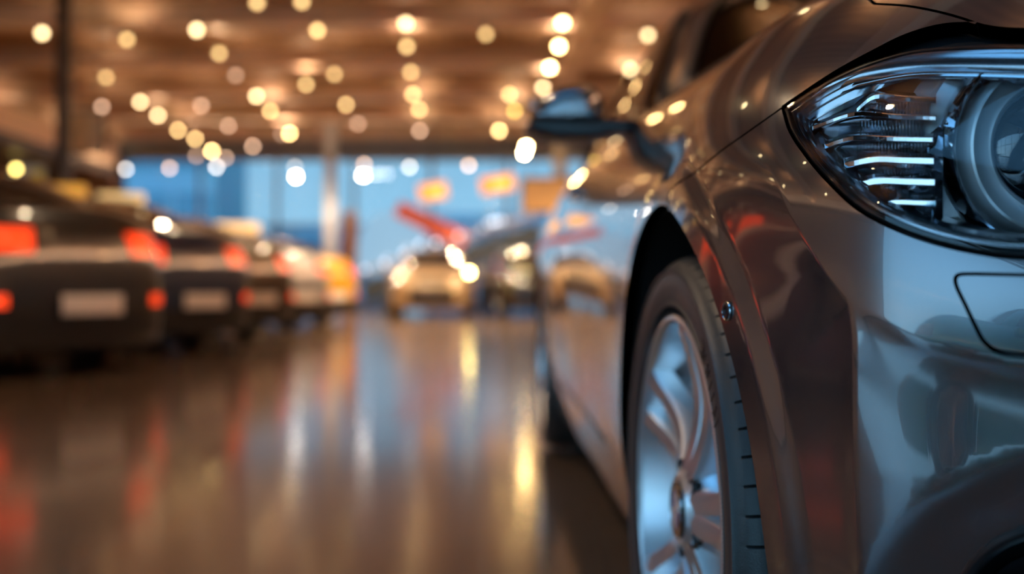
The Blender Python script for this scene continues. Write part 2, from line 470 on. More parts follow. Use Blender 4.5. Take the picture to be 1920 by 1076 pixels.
# ---- bonnet
uvHF = inv(smoothcurve([(1832, 45), (1875, 52), (1920, 54), (2000, 57)], 4))
hood_poly = tail(hood_seam[:-1]) + tail(uvH) + tail(uvHF[1:]) + [(u, uvHF[-1][1] + (7.9 - uvHF[-1][1]) * min(1, (u - uvHF[-1][0]) * 4)) for u in np.linspace(uvHF[-1][0] + 0.02, 1, 20)] + \
    [(u, 11.97) for u in np.linspace(1, 0, 20)] + [(-(YD + 0.08 - 1.5), 11.97), (-(YD + 0.08 - 1.5), 9.9)]
panel('bonnet', S0, hood_poly, M['paint'], car, h=0.014, mirror='join', gap=0.0017)

# ---- dark inner shell seen through the gaps
inner_poly = tail(uvAF) + tail(uvAR) + [(-0.67, 0.1), (-0.67, 9.7), (-0.02, 9.6), (0.12, 9.6), (0.3, 9.6), (0.5, 8.6), (1.0, 8.3), (1.0, 0.1)] + [(u, 0.1) for u in np.linspace(0.97, uvAF[0][0] + 0.01, 12)]
hl_hole = inset(np.array(tail(inv(LTOP)) + tail(inv(LBOT)[::-1][1:-1])), 0.004)
panel('inner_panel', Sd, inner_poly, M['blacktrim'], car, h=0.03, mirror='join', gap=0, flange=0, off=-0.016, holes=[hl_hole, INTAKE])

# ---- flank: sill, door, rear quarter, deck
def flank(name, pts, mat=None, h=0.03, holes=(), gap=0.002):
    return panel(name, Sd, [(1.5 - y, v) for y, v in pts], mat or M['paint'], car, h=h, holes=[[(1.5 - y, v) for y, v in q] for q in holes], gap=gap)
BV = 8.6                                           # belt row
y_r = 3.42
sill = [(1.845, 0.02), (3.80, 0.02), (3.80, 0.88)] + [(y, 0.88) for y in np.linspace(3.7, 1.85, 20)]
flank('sill', sill)
door_p = [(YD, 0.9)] + [(y, 0.9) for y in np.linspace(YD + .1, 3.36, 16)] + [(y_r, v) for v in np.linspace(1.1, BV, 14)] + [(y, BV) for y in np.linspace(3.3, YD, 14)]
flank('door', door_p)
RA = (4.21, 0.335)
rr = [(p[0], vz(p[0], p[1])) for p in arch_pts(RA, 0.383, -8, 188, 46)]
quarter = [(y_r, 0.9)] + rr + [(y, 0.4) for y in (4.65, 4.9, 5.2, 5.4, 5.6)] + [(5.6, v) for v in np.linspace(1, 7.9, 12)] + [(y, 7.9) for y in (5.4, 5.2, 5.0)] + [(4.9, BV)] + [(y, BV) for y in np.linspace(4.7, y_r, 12)]
flank('rear_quarter', quarter)
flank('boot_lid', [(4.85, BV + .1), (5.0, 8.0), (5.2, 8.0), (5.6, 8.0), (5.6, 11.95), (4.6, 11.95), (4.6, BV + .1)], h=0.04)
flank('rear_bumper', [(4.95, 0.05), (5.6, 0.05), (5.6, 0.38), (4.7, 0.38), (4.7, 0.05)], M['blacktrim'], h=0.04)
panel('tail_lamp', Sd, [(-3.42, 5.2), (-3.8, 5.2), (-3.8, 6.9), (-3.42, 7.2)], pr('red_lamp', (0.35, 0.01, 0.01), 0.1, coat=1), car, h=0.04, off=0.006)
# flank inner lining so nothing shows through the gaps
panel('door_lining', S0, [(1.5 - y, v) for y, v in [(2.0, 0.5), (3.78, 0.5), (3.78, 8.4), (2.0, 8.4)]], M['blacktrim'], car, h=0.08, gap=0, flange=0, off=-0.03)

# handles
for s in (1, -1):
    p = S0(np.array([-1.72]), np.array([6.6]))[0]; x = p[0] if s > 0 else 2 * XC - p[0]
    b = MB().box((x - s * 0.012, p[1], p[2]), (0.028, 0.20, 0.026), 0.010); b.build('door_handle', M['paint'], car, org=ROOT)

# ---- greenhouse
GH = [(0.93, .822, 2.05, 4.85), (1.00, .802, 2.13, 4.80), (1.10, .768, 2.25, 4.68), (1.20, .716, 2.40, 4.50), (1.31, .655, 2.58, 4.25), (1.40, .572, 2.78, 4.00), (1.45, .420, 2.95, 3.75), (1.47, 0.0, 3.28, 3.35)]
_g = np.array(GH); _k = np.arange(8.0); gz, ga, gf, gr = (cspline(_k, _g[:, i]) for i in range(4))
def G0(p, k):
    p = np.asarray(p, float); k = np.asarray(k, float); th = np.abs(p) * PI / 2; n = 4.2
    c = np.cos(th); s = np.sin(th); q = (np.abs(c) ** n + np.abs(s) ** n) ** (-1 / n)
    a = ga(k) * c * q; Y = np.where(p >= 0, 3.33 - (3.33 - gf(k)) * s * q, 3.33 + (gr(k) - 3.33) * s * q)
    z = gz(k) + 0.035 * (1 - (a / 0.82) ** 2) * np.where(p >= 0, 1, 1) * sstep(7, 2, k)
    return np.stack([XC - a, Y, z], -1)
gs = SG
_n = nrm(G0, np.array([0.1]), np.array([3.0]))[0]; gsign = -1.0 if _n[0] > 0 else 1.0
SU, SV = 1.9, 0.09
frame = [(1, 5.2), (1, 6.97), (-1, 6.97), (-1, 5.0), (-.56, 5.0), (-.49, 3), (-.47, .8), (-1, .8), (-1, 0), (1, 0), (1, .5), (.49, .5), (.475, 1.5), (.47, 3), (.48, 4.6), (.51, 5.0)]
swin = [(.405, .55), (.415, 1.5), (.40, 3.0), (.36, 4.3), (.28, 4.75), (.0, 4.85), (-.2, 4.7), (-.31, 3.8), (-.36, 2.2), (-.38, .8), (-.3, .55), (0, .5)]
panel('roof_frame', G0, frame, M['paint'], car, h=0.03, holes=[swin], mirror='join', gap=0, flange=0.01, sign=gsign)
panel('windscreen', G0, [(1, 5.2), (.51, 5.0), (.48, 4.6), (.47, 3), (.475, 1.5), (.49, .5), (1, .5)], M['carglass'], car, h=0.04, mirror='join', gap=0, flange=0, off=-0.006, sign=gsign)
panel('side_window', G0, swin, M['carglass'], car, h=0.04, gap=0, flange=0, off=-0.006, sign=gsign)
panel('rear_window', G0, [(-1, 5.0), (-.56, 5.0), (-.49, 3), (-.47, .8), (-1, .8)], M['carglass'], car, h=0.04, mirror='join', gap=0, flange=0, off=-0.006, sign=gsign)
SU, SV = 1.4, 0.07
# window surround strip and windscreen edge
def gline(pp, r, name, mat, offs=0.003):
    for s in (1, -1):
        q = G0(*np.array(pp).T); nn = nrm(G0, *np.array(pp).T) * gsign; q = q + nn * offs
        if s < 0: q[:, 0] = 2 * XC - q[:, 0]
        MB().tube(q, r, 6).build(name, mat, car, org=ROOT)
gline(dense([(.49, .5), (.475, 1.5), (.47, 3), (.48, 4.6), (.51, 5.0)], .15), 0.008, 'windscreen_seal', M['blacktrim'])
gline(list(dense(swin, .15, True)) + [swin[0]], 0.007, 'window_seal', M['blacktrim'])
# cabin: dashboard, seats, wheel
b = MB().box((XC, 2.55, 0.86), (1.42, 0.45, 0.20), 0.06); b.box((XC, 3.6, 0.42), (1.5, 2.2, 0.14), 0.03); b.build('dashboard', M['interior'], car, org=ROOT)
for dx in (-.38, .38):
    b = MB().box((XC + dx, 3.35, 0.62), (0.48, 0.50, 0.20), 0.06); b.box((XC + dx, 3.65, 0.88), (0.46, 0.16, 0.60), 0.06, Matrix.Rotation(-0.25, 4, 'X')); b.box((XC + dx, 3.76, 1.20), (0.26, 0.10, 0.18), 0.04)
    b.build('seat', M['interior'], car, org=ROOT)
cst = [(XC + .38 + .18 * math.cos(a), 2.88 + 0.06 * math.sin(a), 0.96 + .17 * math.sin(a)) for a in np.linspace(0, 2 * PI, 28, endpoint=False)]
MB().tube(cst, 0.014, 8, closed=True).build('steering_wheel', M['interior'], car, org=ROOT)
MB().box((XC, 2.80, 0.24), (1.50, 4.2, 0.06), 0.01).build('underbody', M['blacktrim'], car, org=ROOT)

# ---- grille and lower intakes
SU, SV = 1.4, 0.07
panel('lower_grille', S0, [(.80, 3.2), (1.0, 3.2), (1.0, 1.0), (.76, 1.0)], M['blacktrim'], car, h=0.03, mirror='join', gap=0, off=0.004, flange=0.004)
for s in (1, -1):
    loop = smoothcurve([(.93, 5.25), (.985, 5.35), (.988, 6.5), (.985, 7.45), (.93, 7.6), (.86, 7.5), (.815, 7.1), (.82, 6.0), (.86, 5.35), (.93, 5.25)], 5)[:-1]
    q = S0(*loop.T) + nrm(S0, *loop.T) * SG * 0.004
    if s < 0: q[:, 0] = 2 * XC - q[:, 0]
    ring = MB().tube(q, 0.009, 8, closed=True).build('grille', M['chrome'], car, org=ROOT)
    sl = MB()
    for u in np.linspace(.835, .975, 9):
        v0, v1 = (5.4, 7.4) if .85 < u < .97 else (5.8, 7.0)
        q = S0(np.full(8, u), np.linspace(v0, v1, 8)) - nrm(S0, np.full(8, u), np.linspace(v0, v1, 8)) * SG * 0.004
        if s < 0: q[:, 0] = 2 * XC - q[:, 0]
        sl.tube(q, 0.005, 6)
    sl.build('grille_slat', M['blacktrim'], ring, org=(0, 0, 0) if False else ROOT)
# fog lamp intake: dark bowl, rim and round lamp
for s in (1, -1):
    q = Sd(*INTAKE.T); n = nrm(Sd, *INTAKE.T) * SG; c = q.mean(0)
    d = np.array((0.35, 0.93, 0.0)); r1 = q - n * .001; r2 = q + d * 0.05 + (c - q) * 0.06; r3 = q * 0 + c + d * 0.09 + (q - c) * 0.75
    V = np.vstack([r1, r2, r3, [c + d * 0.095]])
    if s < 0: V[:, 0] = 2 * XC - V[:, 0]
    k = len(q); F = []
    for j in (0, k):
        F += [(j + i, j + (i + 1) % k, j + k + (i + 1) % k, j + k + i) for i in range(k)]
    F += [(2 * k + i, 2 * k + (i + 1) % k, 3 * k) for i in range(k)]
    bowl = mk('fog_lamp_recess', V, F, M['blacktrim'], car, True, None, ROOT)
    cc = c + d * 0.06; x = cc[0] if s > 0 else 2 * XC - cc[0]
    Mx = Matrix.Translation((x, cc[1], cc[2] - .01)) @ Matrix.Rotation(PI / 2, 4, 'X')
    MB().lathe([(0.0, .012), (.03, .010), (.04, .0), (.043, .008), (.047, .006), (.047, -.03)], 32, Mx).build('fog_lamp', M['chrome_soft'], bowl, org=ROOT)
    rim = (q + n * 0.0)
    if s < 0: rim[:, 0] = 2 * XC - rim[:, 0]
    MB().tube(rim, 0.005, 8, closed=True).build('recess_rim', M['blacktrim'], bowl, org=ROOT)

# ---- headlights
def outline(): return np.array(tail(inv(LTOP)[:-1]) + tail(inv(LBOT)[::-1][:-1]))
OUT = outline()
OUTd = dense(sc(OUT), 0.008, True); OUT = np.stack([OUTd[:, 0] / SU, OUTd[:, 1] / SV], -1)
DIN = np.array((0.50, 0.866, 0.0))
def loop3(ins, off, rec=0.0):
    q = inset(OUT, ins); p = S0(*q.T); n = nrm(S0, *q.T) * SG; return p + n * off + DIN * rec
def band(name, loops, mat, parent, s, smooth=True):
    V = np.vstack(loops); k = len(loops[0]); F = []
    if s < 0: V = V.copy(); V[:, 0] = 2 * XC - V[:, 0]
    for j in range(len(loops) - 1):
        F += [(j * k + i, j * k + (i + 1) % k, (j + 1) * k + (i + 1) % k, (j + 1) * k + i) for i in range(k)]
    o = mk(name, V, F, mat, parent, smooth, None, ROOT)
    o.data.update(); o.data.set_sharp_from_angle(angle=math.radians(35)); return o
def spt(px, py, rec):
    uv = inv([(px, py)])[0]; P = S0(*uv); d = P - np.array((0, 0, CAMZ)); d /= np.linalg.norm(d); return P + d * rec
RK = 1.03
RC = np.array((0.4560 * RK, 0.888 * RK, 0.62 + 0.112 * RK))            # ring light centre
def mirr(P, s):
    P = np.array(P, float).reshape(-1, 3).copy()
    if s < 0: P[:, 0] = 2 * XC - P[:, 0]
    return P
for s in (1, -1):
    hl = empty('headlight', (0, 0, 0)); hl.parent = car
    hl['label'] = 'clear headlight with chrome ring and projector'
    band('lamp_seal', [loop3(0.000, -0.014), loop3(0.0005, -0.003), loop3(0.003, -0.001), loop3(0.0060, -0.0012), loop3(0.0075, -0.006)], M['blacktrim'], hl, s)
    band('lamp_bezel', [loop3(0.0070, -0.005), loop3(0.0085, -0.0035), loop3(0.0105, -0.0035), loop3(0.0112, -0.009), loop3(0.0132, -0.0085), loop3(0.0140, -0.0145), loop3(0.0165, -0.0135), loop3(0.0172, -0.018),
                        loop3(0.0205, -0.018, 0.004), loop3(0.0225, -0.022, 0.014), loop3(0.0250, -0.022, 0.035), loop3(0.028, -0.02, 0.07)], M['chrome_soft'], hl, s)
    # housing floor behind the reflectors
    q = inset(OUT, 0.027)
    o = panel('lamp_housing', S0, q, M['lamp_housing'], hl, h=0.012, gap=0, flange=0, mirror=False)
    me = o.data; co = np.empty(len(me.vertices) * 3); me.vertices.foreach_get('co', co); co = co.reshape(-1, 3)
    wt = np.clip((co[:, 0] + ROOT[0] - 0.32) / 0.10, 0, 1)[:, None]; co += DIN * (0.070 + 0.10 * wt) + np.array((0.004, 0.018, 0))
    if s < 0: co[:, 0] = 2 * (XC - ROOT[0]) - co[:, 0]
    me.vertices.foreach_set('co', co.ravel()); me.update()
    # clear cover
    o = panel('cover_lens', S0, inset(OUT, 0.0035), M['lens'], hl, h=0.010, gap=0, flange=0, mirror=False, off=0.0005)
    if s < 0:
        me = o.data; n0 = np.array([tuple(v.normal) for v in me.vertices]); co = np.empty(len(me.vertices) * 3); me.vertices.foreach_get('co', co); co = co.reshape(-1, 3)
        co[:, 0] = 2 * (XC - ROOT[0]) - co[:, 0]; me.vertices.foreach_set('co', co.ravel()); me.flip_normals(); me.update()
    # ring light, chrome ring and projector
    rc = RC.copy(); rc[0] = rc[0] if s > 0 else 2 * XC - rc[0]
    MR = Matrix.Translation(Vector(rc)) @ Matrix.Rotation(PI / 2, 4, 'X') @ Matrix.Rotation(0.10 * s, 4, 'Y') @ Matrix.Scale(RK, 4)      # local +Z -> world -Y
    MB().lathe([(.0835, -.018), (.0835, .004), (.0825, .008), (.0805, .008), (.0785, .006), (.0765, -.006), (.0735, -.016), (.0705, -.014)], 96, MR).build('chrome_ring', M['chrome'], hl, org=ROOT)
    MB().lathe([(.0830, -.014), (.093, -.022), (.094, -.03)], 96, MR).lathe([(.0925, -.030), (.099, -.046), (.100, -.052)], 80, MR, math.radians(128), math.radians(412)).build('ring_surround', M['lamp_housing'], hl, org=ROOT)
    MB().lathe([(.0705, -.014), (.0705, .006), (.0690, .0105), (.0670, .0115), (.0640, .010), (.0560, .0085), (.0520, .010), (.0495, .0085), (.0480, .003)], 96, MR).build('ring_light', M['lamp_ring'], hl, org=ROOT)
    MB().lathe([(.0480, .004), (.0468, .006), (.0458, .004), (.0452, -.012)], 96, MR).build('projector_bezel', M['chrome'], hl, org=ROOT)
    prof = [(0.0455 * math.sin(a), -.012 + .020 * math.cos(a)) for a in np.linspace(PI / 2, 0.0, 16)]
    MB().lathe(prof, 64, MR).build('projector_lens', M['projector'], hl, org=ROOT)
    # second projector further in
    M2 = Matrix.Translation(Vector((rc[0] + s * 0.105, rc[1] - 0.070, rc[2] - .004))) @ Matrix.Rotation(PI / 2, 4, 'X')
    # turn-signal reflector: curved silver back, tapering shelves, fluted clear block
    L = [(1512, 214), (1540, 262), (1578, 312), (1625, 352), (1672, 388), (1700, 408)]
    T = [(1512, 214), (1560, 196), (1620, 182), (1700, 180), (1762, 184)]
    rows = []
    for k in range(9):
        y = 196 + (410 - 196) * k / 8; xl = np.interp(y, [196, 214, 262, 312, 352, 388, 410], [1560, 1530, 1545, 1585, 1632, 1680, 1706])
        rows.append([spt(x, y, 0.050 + 0.014 * math.sin(PI * i / 8) + 0.004 * (k % 2)) for i, x in enumerate(np.linspace(xl, 1768, 9))])
    V = mirr(np.array(rows), s); F = [(k * 9 + i, k * 9 + i + 1, (k + 1) * 9 + i + 1, (k + 1) * 9 + i) for k in range(8) for i in range(8)]
    mk('turn_signal_reflector', V, F, M['chrome_soft'], hl, True, None, ROOT)
    shelves = [((1600, 212), (1640, 182), (1755, 188), .0026, .024), ((1523, 240), (1602, 214), (1756, 222), .0022, .026), ((1545, 275), (1600, 259), (1750, 262), .0024, .026),
               ((1582, 310), (1640, 299), (1752, 302), .0030, .024), ((1612, 346), (1650, 339), (1754, 342), .0030, .024), ((1656, 384), (1680, 379), (1756, 381), .0024, .024)]
    for a, m_, b_, t, dp in shelves:
        path = smoothcurve([a, m_, ((m_[0] + b_[0]) / 2, (m_[1] + b_[1]) / 2), b_], 6)
        V = []; n = len(path)
        for (x, y) in path:
            f = spt(x, y, 0.026); r_ = spt(x, y, 0.026 + dp)
            V += [f + (0, 0, t), f + (0, 0, -t), r_ + (0, 0, -t * 2.2), r_ + (0, 0, t * 2.2)]
        F = [(4 * i + j, 4 * i + (j + 1) % 4, 4 * (i + 1) + (j + 1) % 4, 4 * (i + 1) + j) for i in range(n - 1) for j in range(4)] + [(0, 1, 2, 3), (4 * n - 1, 4 * n - 2, 4 * n - 3, 4 * n - 4)]
        o = mk('reflector_shelf', mirr(V, s), F, M['chrome'], hl, False, None, ROOT)
        bv = o.modifiers.new('round', 'BEVEL'); bv.width = 0.0008; bv.segments = 2; bv.limit_method = 'ANGLE'
    b = MB()
    for k, y0, y1, x0, x1 in [(0, 262, 300, 1606, 1742), (1, 302, 340, 1640, 1748), (2, 342, 380, 1665, 1748), (3, 382, 412, 1706, 1750), (4, 190, 220, 1640, 1745), (5, 224, 258, 1612, 1735)]:
        nn = int((x1 - x0) / 6)
        for i in range(nn):
            x = x0 + (x1 - x0) * i / nn; w = (x1 - x0) / nn
            p = [spt(x, y0 + 2, .040), spt(x + w / 2, y0 + 2, .036), spt(x + w, y0 + 2, .040), spt(x, y1 - 2, .040), spt(x + w / 2, y1 - 2, .036), spt(x + w, y1 - 2, .040)]
            b.add(mirr(p, s), [(0, 3, 4, 1), (1, 4, 5, 2)])
    b.build('fluted_lens', M['acrylic'], hl, smooth=False, org=ROOT)
    # brow strip over the ring and dark divider walls
    rows_ = []
    for t, rc_ in ((0.0, .004), (.35, .009), (.75, .020), (1.0, .028), (1.06, .060)):
        rows_.append([spt(x, (1 - t) * ya + t * yb, rc_) for (x, ya), (_, yb) in zip(smoothcurve([(1496, 190), (1560, 152), (1620, 125), (1700, 101), (1780, 92), (1920, 88), (2060, 95), (2180, 112)], 5), smoothcurve([(1496, 205), (1560, 180), (1620, 161), (1700, 146), (1780, 143), (1920, 146), (2060, 152), (2180, 168)], 5))])
    n = len(rows_[0]); V = mirr(np.vstack(rows_), s)
    mk('lamp_brow', V, [(j * n + i, j * n + i + 1, (j + 1) * n + i + 1, (j + 1) * n + i) for j in range(4) for i in range(n - 1)], M['chrome_soft'], hl, True, None, ROOT)
    br = rows_[3]
    MB().tube(mirr(np.array(br), s), 0.0022, 8).build('brow_trim', M['chrome'], hl, org=ROOT)
    lo = [spt(x, y, 0.022) for x, y in smoothcurve([(1640, 388), (1700, 418), (1770, 438), (1850, 452), (1920, 458), (2060, 462), (2180, 446)], 5)]
    MB().tube(mirr(np.array(lo), s), 0.0024, 8).build('lower_trim', M['chrome'], hl, org=ROOT)

# ---- wheels
def wheel(cx_face, cy, cz, steer, side_s, detailed):
    """local axis z points outboard, x to the rear, y up"""
    W = empty('wheel', (0, 0, 0)); W.parent = car
    base = Matrix(((0, 0, -side_s, 0), (1, 0, 0, 0), (0, 1, 0, 0), (0, 0, 0, 1)))
    base = Matrix.Translation((cx_face - ROOT[0], cy - ROOT[1], cz - ROOT[2])) @ Matrix.Rotation(steer, 4, 'Z') @ base
    W.matrix_local = Matrix.Identity(4)
    def put(mb, name, mat, par=W, smooth=True):
        mb.V = [base @ Vector(v) for v in mb.V]; return mb.build(name, mat, par, smooth)
    # tyre: profile rows (radius, z, sipe depth, slant)
    prof = [(.243, -.022, 0), (.247, -.014, 0), (.252, -.0105, 0), (.2545, -.006, 0), (.259, -.003, 0), (.264, .0010, 0), (.2665, .0012, 0), (.268, -.0005, 0), (.272, .0012, 0), (.283, .0040, 0), (.296, .0035, 0), (.304, .0010, 0), (.3055, .0035, 0), (.3085, .0035, 0), (.310, -.0005, 0),
            (.316, -.0055, 0), (.3195, -.0085, .1), (.3215, -.0115, .5), (.3245, -.018, 1), (.3270, -.026, 1), (.3285, -.036, 1), (.3292, -.0455, .9), (.3295, -.0470, 0), (.3225, -.0485, 0), (.3225, -.0545, 0), (.3300, -.056, 0), (.3302, -.058, 1), (.3305, -.085, 1), (.3305, -.087, 0), (.3235, -.0885, 0), (.3235, -.0965, 0), (.3305, -.098, 0),
            (.3305, -.118, 0), (.3235, -.1195, 0), (.3235, -.1275, 0), (.3305, -.129, 0), (.3300, -.160, .8), (.3225, -.162, 0), (.3225, -.168, 0), (.3290, -.170, .6), (.325, -.195, 1), (.318, -.208, .3), (.300, -.214, 0), (.270, -.212, 0), (.245, -.200, 0)]
    npitch = 68 if detailed else 24; sub = [0, .03, .06, .09, .12, .40, .70]; dep = [0, .0065, .0075, .003, 0, 0, 0]
    V = []; F = []; m = len(prof)
    cols = [(i + t) / npitch * 2 * PI for i in range(npitch) for t in sub]; dd = dep * npitch
    for a, d in zip(cols, dd):
        for r, z, k in prof:
            sl = 0.16 * (z + 0.02) if r > .315 else 0
            r2 = r - (d * k if detailed else 0); q = a + (sl * 0.9 if detailed else 0)
            V.append((r2 * math.cos(q), r2 * math.sin(q), z))
    n = len(cols)
    for i in range(n):
        j = (i + 1) % n
        for k in range(m - 1): F.append((i * m + k, j * m + k, j * m + k + 1, i * m + k + 1))
    tb = MB(); tb.add(V, F); put(tb, 'tyre', M['rubber'])
    if detailed:   # raised lettering strokes and rim-side ribbing on the sidewall
        b = MB()
        glyph = {'M': [(0, 0, 0, 1), (0, 1, .5, .35), (.5, .35, 1, 1), (1, 1, 1, 0)], 'N': [(0, 0, 0, 1), (0, 1, 1, 0), (1, 0, 1, 1)], 'E': [(0, 0, 0, 1), (0, 1, .9, 1), (0, .5, .75, .5), (0, 0, .9, 0)], 'I': [(.5, 0, .5, 1)], 'L': [(0, 1, 0, 0), (0, 0, .9, 0)]}
        for a0, txt in ((150, 'MINNE'),):
            for i, ch_ in enumerate(txt):
                for (x0, y0, x1, y1) in glyph[ch_]:
                    pts = []
                    for t in np.linspace(0, 1, 5):
                        X_ = x0 + (x1 - x0) * t; Y_ = y0 + (y1 - y0) * t; an = math.radians(a0 - i * 4.6 - X_ * 3.0); r = .2765 + .0165 * Y_
                        pts.append((r * math.cos(an), r * math.sin(an), .0036 + .0002))
                    b.tube(pts, .0016, 6, flat=.6)
        put(b, 'sidewall_lettering', M['letter'])
        b = MB()
        for i in range(360):
            an = 2 * PI * i / 360
            b.tube([(.2545 * math.cos(an), .2545 * math.sin(an), -.0045), (.262 * math.cos(an), .262 * math.sin(an), .0006)], .0006, 4, caps=False)
        put(b, 'bead_ribbing', M['letter'])
    # rim barrel and lip
    put(MB().lathe([(.243, -.022), (.2485, -.0165), (.2515, -.008), (.2508, -.0035), (.248, -.0015), (.2445, -.0015), (.2415, -.0045), (.2395, -.012), (.236, -.030), (.230, -.052), (.222, -.10), (.224, -.17), (.238, -.20)], 120), 'rim', M['alloy'])
    put(MB().lathe([(.238, -.199), (.20, -.200), (.0, -.200)], 48), 'inner_barrel', M['barrel'])
    put(MB().lathe([(.06, -.085), (.165, -.085), (.168, -.088), (.168, -.108), (.165, -.111), (.06, -.111)], 64), 'brake_disc', M['steel'])
    sp = MB()
    phi0 = 31.5
    for kk in range(5):
        bc = math.radians(phi0 + 72 * kk)
        # local x is rearward, angle counted from the rear towards up
        for sg in (-1, 1):
            V = []; R = np.linspace(.038, .243, 16)
            for r in R:
                t = (r - .038) / .205
                lat = sg * (.0125 + .026 * t ** 1.25); w = .0145 + .0035 * (1 - t) + .004 * max(0, t - .8) * 5
                zt = -.013 - .020 * math.sin(PI * min(1, t * 1.05)) ** 1.2 + .006 * t; dpt = .040 - .012 * t
                er = Vector((math.cos(bc), math.sin(bc), 0)); et = Vector((-math.sin(bc), math.cos(bc), 0))
                c = er * r + et * lat
                for (o_, z_) in ((-w - .003, -dpt), (-w, -.010), (-w + .003, -.002), (-w * .2, .0015), (w - .003, -.002), (w, -.010), (w + .003, -dpt)):
                    q = c + et * o_ + Vector((0, 0, zt + z_)); V.append(q)
            F = [(7 * i + j, 7 * (i + 1) + j, 7 * (i + 1) + (j + 1) % 7, 7 * i + (j + 1) % 7) for i in range(15) for j in range(7)]
            one = MB().add(V, F); put(one, 'spoke', M['alloy'])
    put(MB().lathe([(.0, -.012), (.034, -.012), (.037, -.010), (.044, -.009), (.052, -.016), (.064, -.030), (.072, -.045), (.075, -.085)], 64), 'hub', M['alloy'])
    for kk in range(5):
        bo = MB()
        bc = math.radians(phi0 + 36 + 72 * kk)
        MM = Matrix.Translation((.056 * math.cos(bc), .056 * math.sin(bc), -.016))
        bo.lathe([(.0, -.02), (.006, -.02), (.0075, -.008), (.0085, .0005), (.010, .001), (.011, -.006)], 16, MM)
        put(bo, 'wheel_bolt', M['blacktrim'])
    cap = put(MB().lathe([(.0, -.0065), (.0345, -.0065), (.0362, -.008), (.0365, -.012)], 48), 'centre_cap', M['badge_black'])
    put(MB().lathe([(.0235, -.0055), (.0245, -.0048), (.0255, -.0055)], 48), 'badge_ring', M['chrome_soft'], cap)
    put(MB().lathe([(.0345, -.0062), (.0355, -.0052), (.0365, -.0062)], 48), 'badge_edge', M['chrome_soft'], cap)
    for q in range(4):
        n = 12; V = [(0, 0, -.0052)]; a0 = q * PI / 2
        V += [(.0237 * math.cos(a0 + PI / 2 * i / n), .0237 * math.sin(a0 + PI / 2 * i / n), -.0054) for i in range(n + 1)]
        put(MB().add(V, [(0, i + 1, i + 2) for i in range(n)]), 'badge_quarter', M['blue'] if q % 2 == 0 else M['white'], cap, False)
    return W
wheel(0.243, 1.41, 0.333, math.radians(2.2), 1, True)
wheel(2 * XC - 0.243, 1.41, 0.333, math.radians(2.2), -1, False)
wheel(0.228, 4.21, 0.333, 0, 1, False)
wheel(2 * XC - 0.228, 4.21, 0.333, 0, -1, False)
# wheel wells
for cy, cz in (ARCH, RA):
    for s in (1, -1):
        b = MB(); n = 40; V = []; F = []
        for i in range(n + 1):
            a = math.radians(-28 + 236 * i / n); R = 0.398; yy = cy - R * math.cos(a); zz = cz + R * math.sin(a)
            u_, v_ = inv([(yy, max(zz, .20))], 'side')[0]; xs = S0(u_, v_)[0] + .014
            for x in (xs, xs + .01, .60):
                V.append((x if s > 0 else 2 * XC - x, yy, zz))
            V.append((.60 if s > 0 else 2 * XC - .60, cy, cz + .1))
        F = [(4 * i + j, 4 * (i + 1) + j, 4 * (i + 1) + j + 1, 4 * i + j + 1) for i in range(n) for j in range(3)]
        b.add(V, F).build('wheel_arch_liner', M['liner'], car, org=ROOT)
# torx screw on the arch edge
for s in (1, -1):
    uv = inv([(1357, 583)])[0]; P = Sd(*uv); n = nrm(Sd, *uv) * SG
    if s < 0: P = P * np.array((-1, 1, 1)) + (2 * XC, 0, 0); n = n * np.array((-1, 1, 1))
    q = Vector(n).to_track_quat('Z', 'Y').to_matrix().to_4x4()
    MM = Matrix.Translation(Vector(P)) @ q
    MB().lathe([(.0, .0012), (.0035, .0012), (.004, .0025), (.0068, .0028), (.0078, .0018), (.0088, .0012), (.0094, .0018), (.0100, .0)], 32, MM).build('screw', M['blacktrim'], car, org=ROOT)
    MB().lathe([(.0086, .0016), (.0093, .0024), (.0100, .0014)], 32, MM).build('screw_ring', M['chrome_soft'], car, org=ROOT)

# ---- door mirrors
for s in (1, -1):
    mr = empty('door_mirror', (0, 0, 0)); mr.parent = car
    # outline in (X, z) of the painted cap seen from the front, tapered in depth
    prof = [(.094, .984), (.104, 1.012), (.128, 1.040), (.160, 1.056), (.205, 1.064), (.245, 1.060), (.264, 1.040), (.269, 1.000), (.268, .978), (.18, .974), (.11, .974)]
    def loft(prof, ys, scales, cz):
        c = np.mean(prof, 0); V = []; k = len(prof)
        for y, sc_ in zip(ys, scales):
            for x, z in prof: V.append((c[0] + (x - c[0]) * sc_, y, cz + (z - cz) * sc_))
        F = [(j * k + i, j * k + (i + 1) % k, (j + 1) * k + (i + 1) % k, (j + 1) * k + i) for j in range(len(ys) - 1) for i in range(k)]
        F += [tuple(range(k))[::-1], tuple((len(ys) - 1) * k + i for i in range(k))]
        return V, F
    V, F = loft(prof, [2.315, 2.325, 2.355, 2.40, 2.45, 2.475], [.55, .78, .93, 1, 1, .96], .985)
    o = MB().add(mirr(V, s), F).build('mirror_cap', M['paint'], mr, org=ROOT)
    sb = o.modifiers.new('s', 'SUBSURF'); sb.levels = 2; sb.render_levels = 2
    prof2 = [(.088, .976), (.092, .960), (.115, .944), (.19, .937), (.262, .940), (.285, .955), (.340, .952), (.352, .968), (.345, .982), (.27, .984), (.13, .983)]
    V, F = loft(prof2, [2.330, 2.345, 2.40, 2.45, 2.478], [.85, .96, 1, 1, .95], .962)
    o = MB().add(mirr(V, s), F).build('mirror_arm', M['blacktrim'], mr, org=ROOT)
    sb = o.modifiers.new('s', 'SUBSURF'); sb.levels = 2; sb.render_levels = 2
    b = MB().box(mirr([(.185, 2.482, 1.012)], s)[0], (.15, .004, .07), .0018); b.build('mirror_glass', M['chrome'], mr, org=ROOT)


